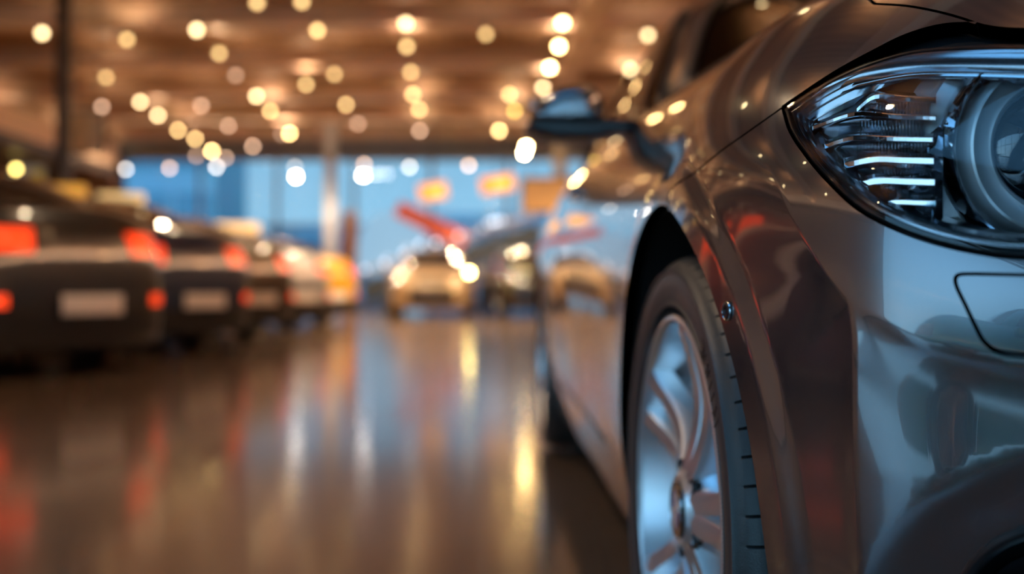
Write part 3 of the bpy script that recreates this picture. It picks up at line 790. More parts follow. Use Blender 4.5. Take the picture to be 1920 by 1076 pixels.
# =================================================================== SHOWROOM
M['floor'], N, L = new_mat('polished_floor_tiles'); b = N['Principled BSDF']
tc = N.new('ShaderNodeTexCoord'); mp = N.new('ShaderNodeMapping'); L.new(tc.outputs['Object'], mp.inputs[0])
bk = N.new('ShaderNodeTexBrick'); bk.offset = 0.0; bk.inputs['Scale'].default_value = 1.0; bk.inputs['Mortar Size'].default_value = 0.006; bk.inputs['Brick Width'].default_value = 0.9; bk.inputs['Row Height'].default_value = 0.9
bk.inputs['Color1'].default_value = (0.150, 0.100, 0.068, 1); bk.inputs['Color2'].default_value = (0.130, 0.086, 0.058, 1); bk.inputs['Mortar'].default_value = (0.18, 0.14, 0.11, 1)
nz = N.new('ShaderNodeTexNoise'); nz.inputs['Scale'].default_value = 1.3; nz.inputs['Detail'].default_value = 5
mr = N.new('ShaderNodeMapRange'); mr.inputs[3].default_value = 0.14; mr.inputs[4].default_value = 0.20
L.new(mp.outputs[0], bk.inputs['Vector']); L.new(bk.outputs['Color'], b.inputs['Base Color']); L.new(tc.outputs['Object'], nz.inputs['Vector']); L.new(nz.outputs['Fac'], mr.inputs[0]); L.new(mr.outputs[0], b.inputs['Roughness'])
b.inputs['IOR'].default_value = 1.5; b.inputs['Coat Weight'].default_value = 0.3; b.inputs['Coat Roughness'].default_value = 0.10

M['ceiling'] , N, L = new_mat('slatted_wood_ceiling'); b = N['Principled BSDF']
tc = N.new('ShaderNodeTexCoord'); wv = N.new('ShaderNodeTexWave'); wv.bands_direction = 'X'; wv.inputs['Scale'].default_value = 1.6; wv.inputs['Distortion'].default_value = 0.4
cr = N.new('ShaderNodeValToRGB'); cr.color_ramp.elements[0].color = (0.17, 0.083, 0.037, 1); cr.color_ramp.elements[1].color = (0.28, 0.15, 0.075, 1)
L.new(tc.outputs['Object'], wv.inputs['Vector']); L.new(wv.outputs['Fac'], cr.inputs[0]); L.new(cr.outputs[0], b.inputs['Base Color']); b.inputs['Roughness'].default_value = 0.6
M['beam'] = pr('painted_beam', (0.82, 0.58, 0.42), 0.5, noise=(1.5, 0.25))
M['wall'] = pr('brown_wall', (0.24, 0.13, 0.07), 0.7, noise=(0.8, 0.4))
M['wall_grey'] = pr('grey_wall', (0.30, 0.30, 0.32), 0.6, noise=(0.8, 0.3))
M['post'] = pr('dark_post', (0.05, 0.030, 0.018), 0.5)
M['mullion'] = pr('window_mullion', (0.34, 0.30, 0.28), 0.4)
M['pane'] = thin_glass('window_glass', (0.90, 0.96, 0.98), 1.0, 1.45)
M['tan'] = pr('tan_board', (0.85, 0.60, 0.36), 0.55, noise=(2, 0.2))
M['bulb'] = objcolor_emis('lamp_glow')
M['socket'] = pr('lamp_socket', (0.05, 0.035, 0.02), 0.35, 0.6)
M['cord'] = pr('lamp_cord', (0.02, 0.015, 0.012), 0.6)

XL, XR, YB, YF, H = -10.6, 7.5, -9.0, 32.0, 5.0
def slab(name, c, d, mat, kind='structure', bev=0):
    o = MB().box(c, d, bev).build(name, mat, smooth=False)
    if kind: o['kind'] = kind
    return o
slab('floor', ((XL + XR) / 2, (YB + YF) / 2, -0.05), (XR - XL + .6, YF - YB + .6, 0.1), M['floor'])
YS = 1.3; XS = 1.0
o = MB().box(((XL + XR) / 2, (YS + YF + .3) / 2, H + .05), (XR - XL + .6, YF + .3 - YS, .1)).box(((XS + XR + .3) / 2, (YB - .3 + YS) / 2, H + .05), (XR + .3 - XS, YS - YB + .3, .1)).build('ceiling', M['ceiling'], smooth=False); o['kind'] = 'structure'
fr = MB()
for xx in np.linspace(XL, XS, 3): fr.box((xx, (YB + YS) / 2, H + .02), (.05, YS - YB, .1))
for yy in np.linspace(YB, YS, 2): fr.box(((XL + XS) / 2, yy, H + .02), (XS - XL, .07, .1))
SKY = fr.build('window_4', M['mullion'], smooth=False); SKY['kind'] = 'structure'
o = MB().box(((XL + XS) / 2, (YB + YS) / 2, H + .03), (XS - XL, YS - YB, .012)).build('window_pane', M['pane'], SKY, smooth=False)
k = 0
for Y in np.arange(4.3, 31, 3.2):
    slab('trim_%d' % (k + 1), ((XL + XR) / 2, Y, H - 0.16), (XR - XL, 0.42, 0.32), M['beam'], bev=0.02); k += 1
# added cove troughs on both side walls, filling the ceiling with warm light
for sx, xw in ((1, XL + .32), (-1, XR - .32)):
    y0 = 3.0 if sx > 0 else -8.0
    tr = MB().box((xw, (y0 + 31.5) / 2, 4.22), (.5, 31.5 - y0, .05), .01); tr.box((xw + sx * .24, (y0 + 31.5) / 2, 4.29), (.03, 31.5 - y0, .14), .008)
    o = tr.build('trim_%d' % (30 + sx), M['post']); o['kind'] = 'structure'
    ld = bpy.data.lights.new('cove_fill_light', 'AREA'); ld.shape = 'RECTANGLE'; ld.size = .12; ld.size_y = 31.0 - y0; ld.energy = 160 if sx > 0 else 7500; ld.color = (1.0, .68, .42)
    l = bpy.data.objects.new('cove_fill_light', ld); C.objects.link(l); l.location = (xw, (y0 + 31.2) / 2, 4.27); l.rotation_euler = (PI, math.radians(-28) * sx, 0); l.parent = o
slab('trim_%d' % (k + 1), (1.66, (YB + YF) / 2, H - 0.24), (0.42, YF - YB, 0.24), M['beam'], bev=0.02)
# walls: right solid, left solid beyond Y=1 with glazing behind, far wall fully glazed
slab('wall_right', (XR + .15, (YB + YF) / 2, H / 2), (0.3, YF - YB + .6, H), M['wall_grey'])
def glazed(name, axis, pos, a0, a1, z0, z1, bays, cat_n, matf=None, rows=(0.55,)):
    """window: frame with mullions as one part, a pane per bay"""
    def bx(m, a, b, za, zb, t=0.10):
        c = ((a + b) / 2, pos, (za + zb) / 2) if axis == 'x' else (pos, (a + b) / 2, (za + zb) / 2)
        d = (b - a, t, zb - za) if axis == 'x' else (t, b - a, zb - za); m.box(c, d, 0.006)
    fr = MB(); w = (a1 - a0) / bays
    for i in range(bays + 1): bx(fr, a0 + i * w - .05, a0 + i * w + .05, z0, z1)
    bx(fr, a0, a1, z0, z0 + .1); bx(fr, a0, a1, z1 - .1, z1)
    for r in rows: bx(fr, a0, a1, z0 + (z1 - z0) * r - .03, z0 + (z1 - z0) * r + .03)
    o = fr.build(name, matf or M['mullion']); o['kind'] = 'structure'
    for i in range(bays):
        g = MB(); bx(g, a0 + i * w + .05, a0 + (i + 1) * w - .05, z0 + .1, z1 - .1, 0.012); g.build('window_pane', M['pane'], o)
    return o
# far facade
slab('wall_front', ((XL + XR) / 2, YF + .15, 4.72), (XR - XL, 0.3, 0.62), M['wall_grey'])
glazed('window_1', 'x', YF + .1, XL + .05, 3.0, 0.0, 4.42, 6, 1)
slab('wall_front_panel', (5.25, YF + .15, 2.5), (4.5, 0.3, 5.0), M['wall_grey'])
# left
slab('wall_left', (XL - .15, 22.3, H / 2), (0.3, 19.6, H), M['wall'])
slab('wall_left_plaster', (XL - .15, 7.5, H / 2), (0.3, 10.0, H), pr('light_plaster', (0.62, 0.54, 0.50), .7, noise=(.8, .2)))
glazed('window_2', 'y', XL - .1, -9.0, 2.5, 0.0, 4.95, 1, 2, rows=())
# behind the camera
slab('wall_rear', (5.6, YB - .15, 2.5), (3.8, 0.3, 5.0), M['wall'])
glazed('window_3', 'x', YB - .1, XL, 3.7, 0.0, 4.95, 7, 3)
slab('baseboard_left', (XL + .02, 16.3, 0.06), (0.04, 31.4, 0.12), M['post'])
slab('baseboard_right', (XR - .02, (YB + YF) / 2, 0.06), (0.04, YF - YB, 0.12), M['post'])

# mezzanine edge and dark back area on the left
slab('trim_20', (-9.4, 19.0, 3.55), (2.4, 11.0, 0.5), M['beam'], bev=0.03)
slab('trim_21', (-9.4, 19.0, 3.20), (2.38, 10.9, 0.2), M['post'])
slab('partition_wall', (-9.6, 25.5, 2.1), (2.0, 0.3, 4.2), M['wall'])
o = MB().box((-5.75, 15.0, 2.5), (0.17, 0.17, 5.0), 0.02).build('pillar', M['post']); o['kind'] = 'structure'
o = MB().box((-3.84, 27.6, 2.5), (0.26, 0.26, 5.0), 0.02).build('pillar', pr('white_pillar', (0.45, 0.46, 0.50), .5)); o['kind'] = 'structure'
o = MB().box((1.95, 27.6, 2.5), (0.3, 0.3, 5.0), 0.02).build('pillar', M['mullion']); o['kind'] = 'structure'

def P3(px, py, Y): return ((px - CX) * Y / FP, Y, CAMZ + (CY - py) * Y / FP)

# ------------------------------------------------------------------ outside
M['asphalt'] = pr('asphalt', (0.16, 0.17, 0.18), 0.8, noise=(3, 0.3))
o = MB().box((0, 60, -0.12), (160, 55, 0.1)).build('pavement', M['asphalt'], smooth=False); o['kind'] = 'structure'
o = MB().box((-40, -10, -0.12), (58, 80, 0.1)).build('pavement', M['asphalt'], smooth=False); o['kind'] = 'structure'
def building(name, x, y, w, d, h, col, label, glass, nx, nz, x_f=0.8):
    e = empty(name, (x, y, 0)); tag(e, label, 'building', 'buildings seen through the far windows')
    MB().box((0, 0, h / 2), (w, d, h), 0.05).build('facade', pr('facade_' + str(round(x)), col, 0.7, noise=(0.5, .3)), e, smooth=False)
    for i in range(nx):
        for j in range(nz):
            cw = w / nx; chh = h / nz
            MB().box((-w / 2 + cw * (i + .5), -d / 2 - .03, chh * (j + .5)), (cw * x_f, 0.08, chh * .6), 0.01).build('window', glass, e, smooth=False)
gd = pr('dark_blue_glass', (0.09, 0.24, 0.33), 0.15, 0.2); gl = pr('pale_blue_glass', (0.35, 0.55, 0.68), 0.2, 0.3)
building('office_building', -13.8, 48, 5.6, 6, 7.5, (0.42, 0.66, 0.74), 'blue-grey building outside with dark windows, behind the white column of the far glass wall', gd, 3, 3)
building('office_building', -18.4, 50, 3.2, 6, 10, (0.55, 0.72, 0.82), 'pale blue building outside, furthest towards the brown side wall', gl, 2, 3)
building('office_building', -7.4, 52, 4.6, 6, 3.4, (0.34, 0.52, 0.62), 'low dark blue-grey building outside, behind the lit curved screen', gd, 3, 1)
building('office_building', 2.2, 50, 9.5, 6, 3.8, (0.45, 0.62, 0.70), 'wide low blue-grey building outside, behind the two orange signs', gd, 5, 1)

# ------------------------------------------------------------------ generic parked cars
M['glassdark'] = pr('dark_window_glass', (0.012, 0.012, 0.012), 0.03, 0.0, coat=1.0)
M['tail_red'] = pr('tail_lamp_red', (0.55, 0.01, 0.005), 0.15, coat=1.0, emit=(1.0, 0.07, 0.012), es=1.2)
M['plate'] = pr('plate_white', (0.92, 0.84, 0.78), 0.4)
M['headl'] = pr('headlamp_glass', (0.5, 0.5, 0.5), 0.08, 0.9, coat=1.0)
M['tyre2'] = pr('plain_tyre', (0.015, 0.015, 0.015), 0.6)
M['rim2'] = pr('plain_rim', (0.45, 0.45, 0.47), 0.3, 0.9)
CARP = {}
def cbuild():
    root_ = {}
    O = np.array((XC, 2.86, 0.0))
    def patch(f, us, vs, off, sgn):
        Uu, Vv = np.meshgrid(us, vs, indexing='ij'); P = f(Uu.ravel(), Vv.ravel()); n = nrm(f, Uu.ravel(), Vv.ravel()) * sgn
        P = P + n * off - O; k = len(vs); F = [(i * k + j, (i + 1) * k + j, (i + 1) * k + j + 1, i * k + j + 1) for i in range(len(us) - 1) for j in range(len(vs) - 1)]
        return P, F
    def both(P, F, only=None):
        P2 = P * np.array((-1, 1, 1)); n = len(P)
        if only == 1: return P, F
        if only == -1: return P2, [t[::-1] for t in F]
        return np.vstack([P, P2]), F + [tuple(i + n for i in t[::-1]) for t in F]
    us = np.concatenate([np.linspace(-4.1, -3.1, 22), np.linspace(-3.06, 0, 62), np.linspace(.04, 1, 24)]); vs = np.linspace(0, 11.95, 42)
    P, F = patch(S0, us, vs, 0, SG)
    def incut(t):
        c = P[list(t)].mean(0) + O; return any(math.hypot(c[1] - a[0], c[2] - a[1]) < .375 for a in (ARCH, RA)) and c[0] < .6
    F = [t for t in F if not incut(t)]
    root_['body'] = (both(P, F), 'body')
    P, F = patch(G0, np.linspace(-1, 1, 44), np.linspace(0, 6.97, 22), 0, gsign); root_['roof'] = (both(P, F), 'body')
    a = patch(G0, np.linspace(.53, 1, 10), np.linspace(.8, 4.8, 8), .006, gsign); root_['windscreen'] = (both(*a), M['glassdark'])
    a = patch(G0, np.linspace(-1, -.53, 10), np.linspace(.9, 4.6, 8), .006, gsign); root_['rear_window'] = (both(*a), M['glassdark'])
    a = patch(G0, np.linspace(-.34, .40, 22), np.linspace(.8, 4.2, 8), .006, gsign)
    root_['side_window'] = (both(*a, 1), M['glassdark']); root_['side_window.b'] = (both(*a, -1), M['glassdark'])
    a = patch(S0, np.linspace(-3.82, -3.40, 10), np.linspace(5.4, 7.3, 6), .008, SG); root_['tail_lamp'] = (both(*a, 1), M['tail_red']); root_['tail_lamp.b'] = (both(*a, -1), M['tail_red'])
    a = patch(S0, np.linspace(-3.70, -3.55, 6), np.linspace(1.9, 2.5, 4), .006, SG); root_['reflector'] = (both(*a, 1), M['tail_red']); root_['reflector.b'] = (both(*a, -1), M['tail_red'])
    a = patch(S0, np.linspace(.34, .60, 10), np.linspace(5.0, 7.2, 6), .006, SG); root_['headlamp'] = (both(*a, 1), M['headl']); root_['headlamp.b'] = (both(*a, -1), M['headl'])
    a = patch(S0, np.linspace(.78, 1, 8), np.linspace(4.9, 7.1, 6), .006, SG); root_['grille'] = (both(*a), M['blacktrim'])
    a = patch(S0, np.linspace(.70, 1, 10), np.linspace(.7, 2.9, 6), .006, SG); root_['lower_grille'] = (both(*a), M['blacktrim'])
    a = patch(S0, np.linspace(-4.1, -3.45, 14), np.linspace(0, 1.5, 6), .008, SG); root_['rear_bumper_trim'] = (both(*a), M['blacktrim'])
    return root_
PB = cbuild(); MESH = {}
for nme, ((V, F), mt) in PB.items():
    me = bpy.data.meshes.new('car_' + nme); me.from_pydata([tuple(v) for v in V], [], F); me.polygons.foreach_set('use_smooth', [True] * len(me.polygons)); me.update()
    bm = bmesh.new(); bm.from_mesh(me); bmesh.ops.remove_doubles(bm, verts=bm.verts, dist=.0005); bmesh.ops.recalc_face_normals(bm, faces=bm.faces); bm.to_mesh(me); bm.free()
    me.materials.append(M['blacktrim'] if mt == 'body' else mt); MESH[nme] = (me, mt)
def mesh_of(mb, nm, mat):
    o = mb.build(nm, mat); me = o.data; bpy.data.objects.remove(o); return me
tyre_me = mesh_of(MB().lathe([(.215, -.21), (.30, -.215), (.33, -.19), (.333, -.03), (.318, -.006), (.28, .003), (.235, -.006), (.228, -.02)], 40, Matrix.Rotation(-PI / 2, 4, 'Y')), 'tyre', M['tyre2'])
rm = MB().lathe([(.0, -.05), (.05, -.03), (.06, -.05), (.06, -.07)], 30, Matrix.Rotation(-PI / 2, 4, 'Y')).lathe([(.236, -.004), (.226, -.006), (.220, -.03), (.20, -.12), (.0, -.14)], 36, Matrix.Rotation(-PI / 2, 4, 'Y'))
for kk in range(5):
    a = 2 * PI * kk / 5
    for dl in (-.13, .13):
        rm.tube([(.045, .05 * math.cos(a + dl), .05 * math.sin(a + dl)), (.025, .22 * math.cos(a + dl), .22 * math.sin(a + dl))], .016, 6)
rim_me = mesh_of(rm, 'rim', M['rim2'])
liner = MB()
for Y0 in (ARCH[1 - 1], RA[0]):
    for s in (1, -1):
        V = []; n = 20
        for i in range(n + 1):
            a = math.radians(-25 + 230 * i / n)
            for x in (.895, .55): V.append((s * -x, Y0 - 2.86 - .38 * math.cos(a), .335 + .38 * math.sin(a)))
            V.append((s * -.55, Y0 - 2.86, .4))
        liner.add(V, [(3 * i + j, 3 * (i + 1) + j, 3 * (i + 1) + j + 1, 3 * i + j + 1) for i in range(n) for j in range(2)])
liner_me = mesh_of(liner, 'liner', M['liner'])
plate_me = mesh_of(MB().box((0, 0, 0), (.52, .012, .13), .004), 'plate', M['plate'])
mirror_me = mesh_of(MB().box((0, 0, 0), (.2, .14, .13), .045, seg=4), 'mirror', M['blacktrim'])
def parked(loc, rz, mat, label, zs=1.0, group='parked cars in the row', name='parked_car', plate=True, sc=1.0):
    e = empty(name, loc, rz); e.scale = (sc, sc, zs * sc); tag(e, label, 'car', group)
    def add(nm, me, l=(0, 0, 0), r=(0, 0, 0), par=e):
        o = bpy.data.objects.new(nm, me); C.objects.link(o); o.parent = par; o.location = l; o.rotation_euler = r; return o
    for nme, (me, mt) in MESH.items():
        nm = nme.split('.')[0]; o = add(nm, me)
        if mt == 'body': o.material_slots[0].link = 'OBJECT'; o.material_slots[0].material = mat
    for Y0 in (ARCH[0], RA[0]):
        for s in (1, -1):
            w = add('tyre', tyre_me, (-s * .905, Y0 - 2.86, .333 ), (0, 0, 0 if s > 0 else PI))
            add('rim', rim_me, (0, 0, 0), (0, 0, 0), w)
    add('wheel_arch_liner', liner_me)
    if plate: add('number_plate', plate_me, (0, 2.33, .47))
    for s in (1, -1):
        o = add('door_mirror', mirror_me, (s * .98, -.35, .98)); o.material_slots[0].link = 'OBJECT'; o.material_slots[0].material = mat
    return e
pm = lambda n, c, m=.5, r=.3: paint(n, c, m, r, False)
psi = math.radians(60)
rowcars = [(-3.10, 5.0, pm('black_paint', (0.008, 0.008, 0.009), 0), 'black parked car cut off by the picture edge, nearest of the row facing away', 1.0),
           (-2.72, 7.6, pm('dark_brown_paint', (0.010, 0.008, 0.007), 0), 'dark brown-black parked car with pale number plate, second nearest of the row', 1.06),
           (-2.60, 10.2, pm('dark_blue_paint', (0.008, 0.018, 0.05), 0), 'dark blue parked car with red tail lamps, between the dark brown and the bronze car', 1.04),
           (-2.58, 12.7, pm('bronze_paint', (0.10, 0.07, 0.045)), 'bronze-brown parked car, between the dark blue and the silver car', 1.02),
           (-2.50, 15.3, pm('silver_paint', (0.55, 0.55, 0.56)), 'silver-white parked car with glowing red tail lamp, next to the yellow car', 1.0),
           (-2.42, 18.1, pm('yellow_paint', (0.75, 0.40, 0.03), .1), 'yellow parked car at the far end of the row', 1.0)]
for x, y, m, lb, zs in rowcars:
    # rear centre at (x, y); the car extends away from the aisle
    d = 2.31; parked((x - d * math.sin(psi), y + d * math.cos(psi), 0), psi + PI, m, lb, zs)
# cars at the far end, facing the camera
parked((-1.10, 24.35, 0), 0.03, pm('champagne_paint', (0.50, 0.36, 0.22), .4), 'champagne beige car facing the camera at the far end of the aisle', 1.0, 'cars at the back')
parked((1.02, 24.0, 0), 0.12, pm('black_paint_two', (0.02, 0.02, 0.022)), 'black car facing the camera, beside the champagne beige car', 1.0, 'cars at the back')
# car reflected in the bumper, standing before the side windows behind the camera
parked((-4.05, -1.35, 0), math.radians(182), pm('teal_paint', (0.02, 0.34, 0.36), .3), 'teal car reflected in the bumper of the grey coupe', 1.0, 'cars behind the camera', plate=False)

# ------------------------------------------------------------------ roof glow boxes, boards, lit signs, ramp
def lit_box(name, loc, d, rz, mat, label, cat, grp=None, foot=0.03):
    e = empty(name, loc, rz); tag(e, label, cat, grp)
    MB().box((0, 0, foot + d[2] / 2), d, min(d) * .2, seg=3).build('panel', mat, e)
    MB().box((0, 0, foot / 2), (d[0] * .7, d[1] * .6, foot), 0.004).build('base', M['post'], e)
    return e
M['roof_glow_warm'] = pr('cream_roof_glow', (0.85, 0.62, 0.28), 0.4, emit=(1.0, 0.66, 0.27), es=0.75)  # glowing boxes added in place of lamp reflections on the car roofs
M['roof_glow_amber'] = pr('amber_roof_glow', (0.80, 0.42, 0.05), 0.4, emit=(1.0, 0.45, 0.06), es=0.6)
lit_box('roof_glow_box', (-4.30, 11.25, 1.47), (.42, .2, .17), 0.2, M['roof_glow_amber'], 'added amber glow box on the roof of the dark blue car', 'sign', 'roof glow boxes')
lit_box('roof_glow_box', (-4.55, 13.75, 1.455), (.55, .2, .21), 0.1, M['roof_glow_warm'], 'added cream yellow glow box on the roof of the bronze-brown car', 'sign', 'roof glow boxes', 0.13)
lit_box('roof_glow_box', (-4.25, 18.9, 1.42), (.75, .2, .27), 0.1, M['roof_glow_warm'], 'added cream yellow glow box on the roof of the yellow car', 'sign', 'roof glow boxes')

def hung_board(name, c, d, mat, label, cat, ry=0.0, border=None, top=4.9, grp=None):
    e = empty(name, c); tag(e, label, cat, grp)
    MB().box((0, 0, 0), d, 0.012, Matrix.Rotation(ry, 4, 'Y')).build('panel', mat, e)
    fr = MB(); w, h = d[0] / 2 + .02, d[2] / 2 + .02
    for a, b_ in (((-w, -h), (w, -h)), ((w, -h), (w, h)), ((w, h), (-w, h)), ((-w, h), (-w, -h))):
        R_ = Matrix.Rotation(ry, 3, 'Y'); fr.tube([R_ @ Vector((a[0], 0, a[1])), R_ @ Vector((b_[0], 0, b_[1]))], .02, 6)
    fr.build('frame', border or M['post'], e)
    for sx in (-.35, .35):
        MB().tube([(sx * d[0], 0, h * .9), (sx * d[0], 0, top - c[2])], .008, 5).build('hanger', M['cord'], e)
hung_board('hanging_board', P3(162, 248, 15.6), (.46, .03, .56), M['tan'], 'square tan board hanging beside the dark post', 'sign')
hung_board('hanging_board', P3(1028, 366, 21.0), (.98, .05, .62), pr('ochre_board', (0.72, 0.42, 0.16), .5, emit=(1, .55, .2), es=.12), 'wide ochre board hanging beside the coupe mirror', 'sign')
M['orange_lit'] = emis('orange_sign_light', (1.0, 0.30, 0.02), 1.5)
M['orange_core'] = emis('orange_sign_core', (1.0, 0.50, 0.10), 2.2)
for (px, py, w, lb) in ((812, 359, .62, 'glowing orange sign over the ramp, the smaller and lower one'), (933, 345, .75, 'glowing orange sign over the ramp, the larger and higher one')):
    c = P3(px, py, 24.0); e = empty('lit_sign', c); tag(e, lb, 'sign', 'glowing orange signs')
    R_ = Matrix.Rotation(-0.16, 4, 'Y')
    MB().box((0, 0, 0), (w, .10, .36), .03, R_, 3).build('sign_face', M['orange_lit'], e)
    MB().box((.06, -.055, 0), (w * .5, .02, .15), .008, R_).build('sign_emblem', M['orange_core'], e)
    MB().tube([(0, 0, .2), (0, 0, 4.8 - c[2])], .012, 6).build('hanger', M['cord'], e)
# ramp rising behind the aisle, with rail and rail lamps
YR = 27.0
M['ramp'] = pr('ramp_blue_grey', (0.07, 0.10, 0.13), 0.5); M['ramp_l'] = pr('ramp_rail_glass', (0.20, 0.32, 0.40), 0.25, 0.2)
a = Vector(P3(680, 520, YR)); b_ = Vector(P3(1010, 408, YR))
rp = empty('ramp', (0, YR, 0)); tag(rp, 'blue-grey ramp rising across the back, with a row of small lamps on its rail', 'ramp')
V = []; 
for y in (0, 2.0):
    V += [(a.x, y, a.z - .12), (b_.x, y, b_.z - .12), (b_.x, y, b_.z - .62), (a.x, y, a.z - .62)]
MB().add(V, [(0, 1, 2, 3), (4, 7, 6, 5), (0, 4, 5, 1), (1, 5, 6, 2), (2, 6, 7, 3), (3, 7, 4, 0)]).build('deck', M['ramp'], rp, smooth=False)
MB().tube([(a.x, 0, a.z + .12), (b_.x, 0, b_.z + .12)], .035, 8).build('handrail', M['mullion'], rp)
for t in np.linspace(0.02, .98, 9):
    p = a.lerp(b_, t); MB().tube([(p.x, 0, p.z - .15), (p.x, 0, p.z + .12)], .02, 6).build('baluster', M['mullion'], rp)
MB().box((b_.x + .1, 1.0, (b_.z - .3) / 2), (.16, .16, b_.z - .3), .02).build('support', M['ramp'], rp)
for (px, py, e_) in ((685, 505, .45), (721, 494, .5), (726, 485, .3), (757, 475, .5), (764, 466, .3), (786, 460, .55), (792, 452, .35), (817, 455, .8), (860, 442, .6), (905, 426, .3), (918, 417, .6), (928, 415, .9), (939, 413, .6)):
    p = P3(px, py, YR - .06); o = MB().lathe([(0, -.05), (.03, -.042), (.05, 0), (.03, .042), (0, .05)], 14).build('rail_lamp', M['bulb'], rp)
    o.location = (p[0], -.06, p[2]); o.color = (e_ * 4.2, e_ * 4.4, e_ * 4.8, 1)
# slanted red-orange banner
c0, c1_ = Vector(P3(745, 390, 28.5)), Vector(P3(872, 452, 28.5)); mdp = (c0 + c1_) / 2; ln = (c1_ - c0).length; an = math.atan2(c0.z - c1_.z, c1_.x - c0.x)
e = empty('banner', mdp); tag(e, 'slanting red-orange banner above the ramp', 'banner')
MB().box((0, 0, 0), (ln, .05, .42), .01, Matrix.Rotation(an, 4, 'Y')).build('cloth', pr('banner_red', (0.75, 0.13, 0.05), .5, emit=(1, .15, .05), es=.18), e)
MB().tube([Matrix.Rotation(an, 3, 'Y') @ Vector((-ln / 2 - .1, .04, 0)), Matrix.Rotation(an, 3, 'Y') @ Vector((ln / 2 + .1, .04, 0))], .03, 8).build('pole', M['mullion'], e)
# curved luminous screen
p = P3(735, 430, 29.5); e = empty('curved_screen', (p[0], 29.5, 0)); tag(e, 'large curved pale blue display screen at the far glass wall', 'screen')
V = []; n = 18
for i in range(n + 1):
    q = -1 + 2 * i / n
    for z in (.95, 1.7 + .95 * math.sqrt(max(0, 1 - q * q))): V.append((q * .95, -.3 * (1 - q * q), z))
MB().add(V, [(2 * i, 2 * i + 2, 2 * i + 3, 2 * i + 1) for i in range(n)]).build('display', emis('screen_blue', (0.35, 0.62, 0.85), .75), e)
MB().box((0, 0, .5), (.5, .4, 1.0), .03).build('stand', M['wall_grey'], e)
# tall brown panel beside the white column, poster with yellow patch in the back corner
e = empty('display_panel', (P3(656, 440, 26.5)[0], 26.5, 0)); tag(e, 'tall narrow brown display panel beside the white column', 'panel')
MB().box((0, 0, 1.25), (.34, .12, 2.4), .02).build('board', pr('brown_board', (0.22, 0.10, 0.04), .5), e); MB().box((0, 0, .03), (.6, .4, .06), .01).build('base', M['post'], e)
c = P3(55, 322, 22.5)
e = empty('poster', c); tag(e, 'pale poster with a yellow patch in the dark corner past the post', 'poster')
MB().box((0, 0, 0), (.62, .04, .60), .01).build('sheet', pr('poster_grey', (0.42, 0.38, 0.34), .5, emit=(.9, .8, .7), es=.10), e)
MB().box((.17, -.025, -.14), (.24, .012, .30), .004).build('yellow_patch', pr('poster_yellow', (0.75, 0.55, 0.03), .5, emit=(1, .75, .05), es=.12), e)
MB().tube([(0, 0, .3), (0, 0, 4.9 - c[2])], .01, 5).build('hanger', M['cord'], e)

# ------------------------------------------------------------------ pendant lamps
WARM, CREAM, DIM, WHITE, YEL = (1.0, .64, .25), (1.0, .72, .36), (1.0, .60, .38), (1.0, .90, .80), (1.0, .74, .16)
LAMPS = [(79, 62, 1.3, CREAM), (238, 74, .62, WARM), (369, 56, 1.4, CREAM), (482, 5, .8, WARM), (566, 3, .8, WARM), (595, 57, 1.0, WARM), (411, 100, .62, WARM), (199, 145, .45, WARM),
         (442, 141, .28, DIM), (627, 139, .5, WARM), (574, 158, .6, WARM), (191, 200, .40, DIM), (263, 191, .95, CREAM), (296, 216, .95, CREAM), (377, 198, .38, DIM), (481, 180, 1.1, CREAM),
         (507, 208, .85, WARM), (649, 196, .62, WARM), (334, 244, .75, WARM), (366, 260, .78, WARM), (428, 236, .35, DIM), (397, 283, 1.6, WARM), (368, 292, .25, DIM), (423, 296, .33, DIM),
         (406, 313, .6, WHITE), (474, 274, .45, DIM), (543, 250, 1.6, WARM), (528, 251, .2, DIM), (671, 232, .28, DIM), (318, 315, .5, DIM), (236, 317, .5, WHITE), (553, 313, .25, WHITE), (555, 331, 3.5, WHITE),
         (683, 308, .5, DIM), (681, 329, 3.0, WHITE), (761, 44, 1.4, CREAM), (763, 87, .75, WARM), (770, 135, .6, WARM), (774, 177, .85, WARM), (786, 205, .7, WARM), (787, 245, .42, DIM), (768, 313, .5, WHITE),
         (911, 64, .55, WARM), (1055, 43, 5.0, WARM), (1048, 87, 5.0, WARM), (1031, 127, 5.0, WARM), (1018, 164, 1.0, CREAM), (955, 177, .75, WARM), (965, 208, .55, YEL), (935, 245, 1.8, WARM),
         (879, 310, .65, DIM), (983, 287, 13.0, WARM), (987, 275, 10.0, WARM), (1215, 66, .95, CREAM), (1182, 130, .9, CREAM), (1180, 155, .35, WARM), (30, 317, .7, YEL), (880, 511, 3.0, YEL)]
RB = .048
bulb_me = mesh_of(MB().lathe([(RB * math.sin(a), -RB * math.cos(a)) for a in np.linspace(0, PI, 13)], 20), 'bulb', M['bulb'])
shade_me = mesh_of(MB().lathe([(.012, .14), (.03, .13), (.036, .06), (.042, .035), (.038, .034), (.0, .05)], 16), 'socket', M['socket'])
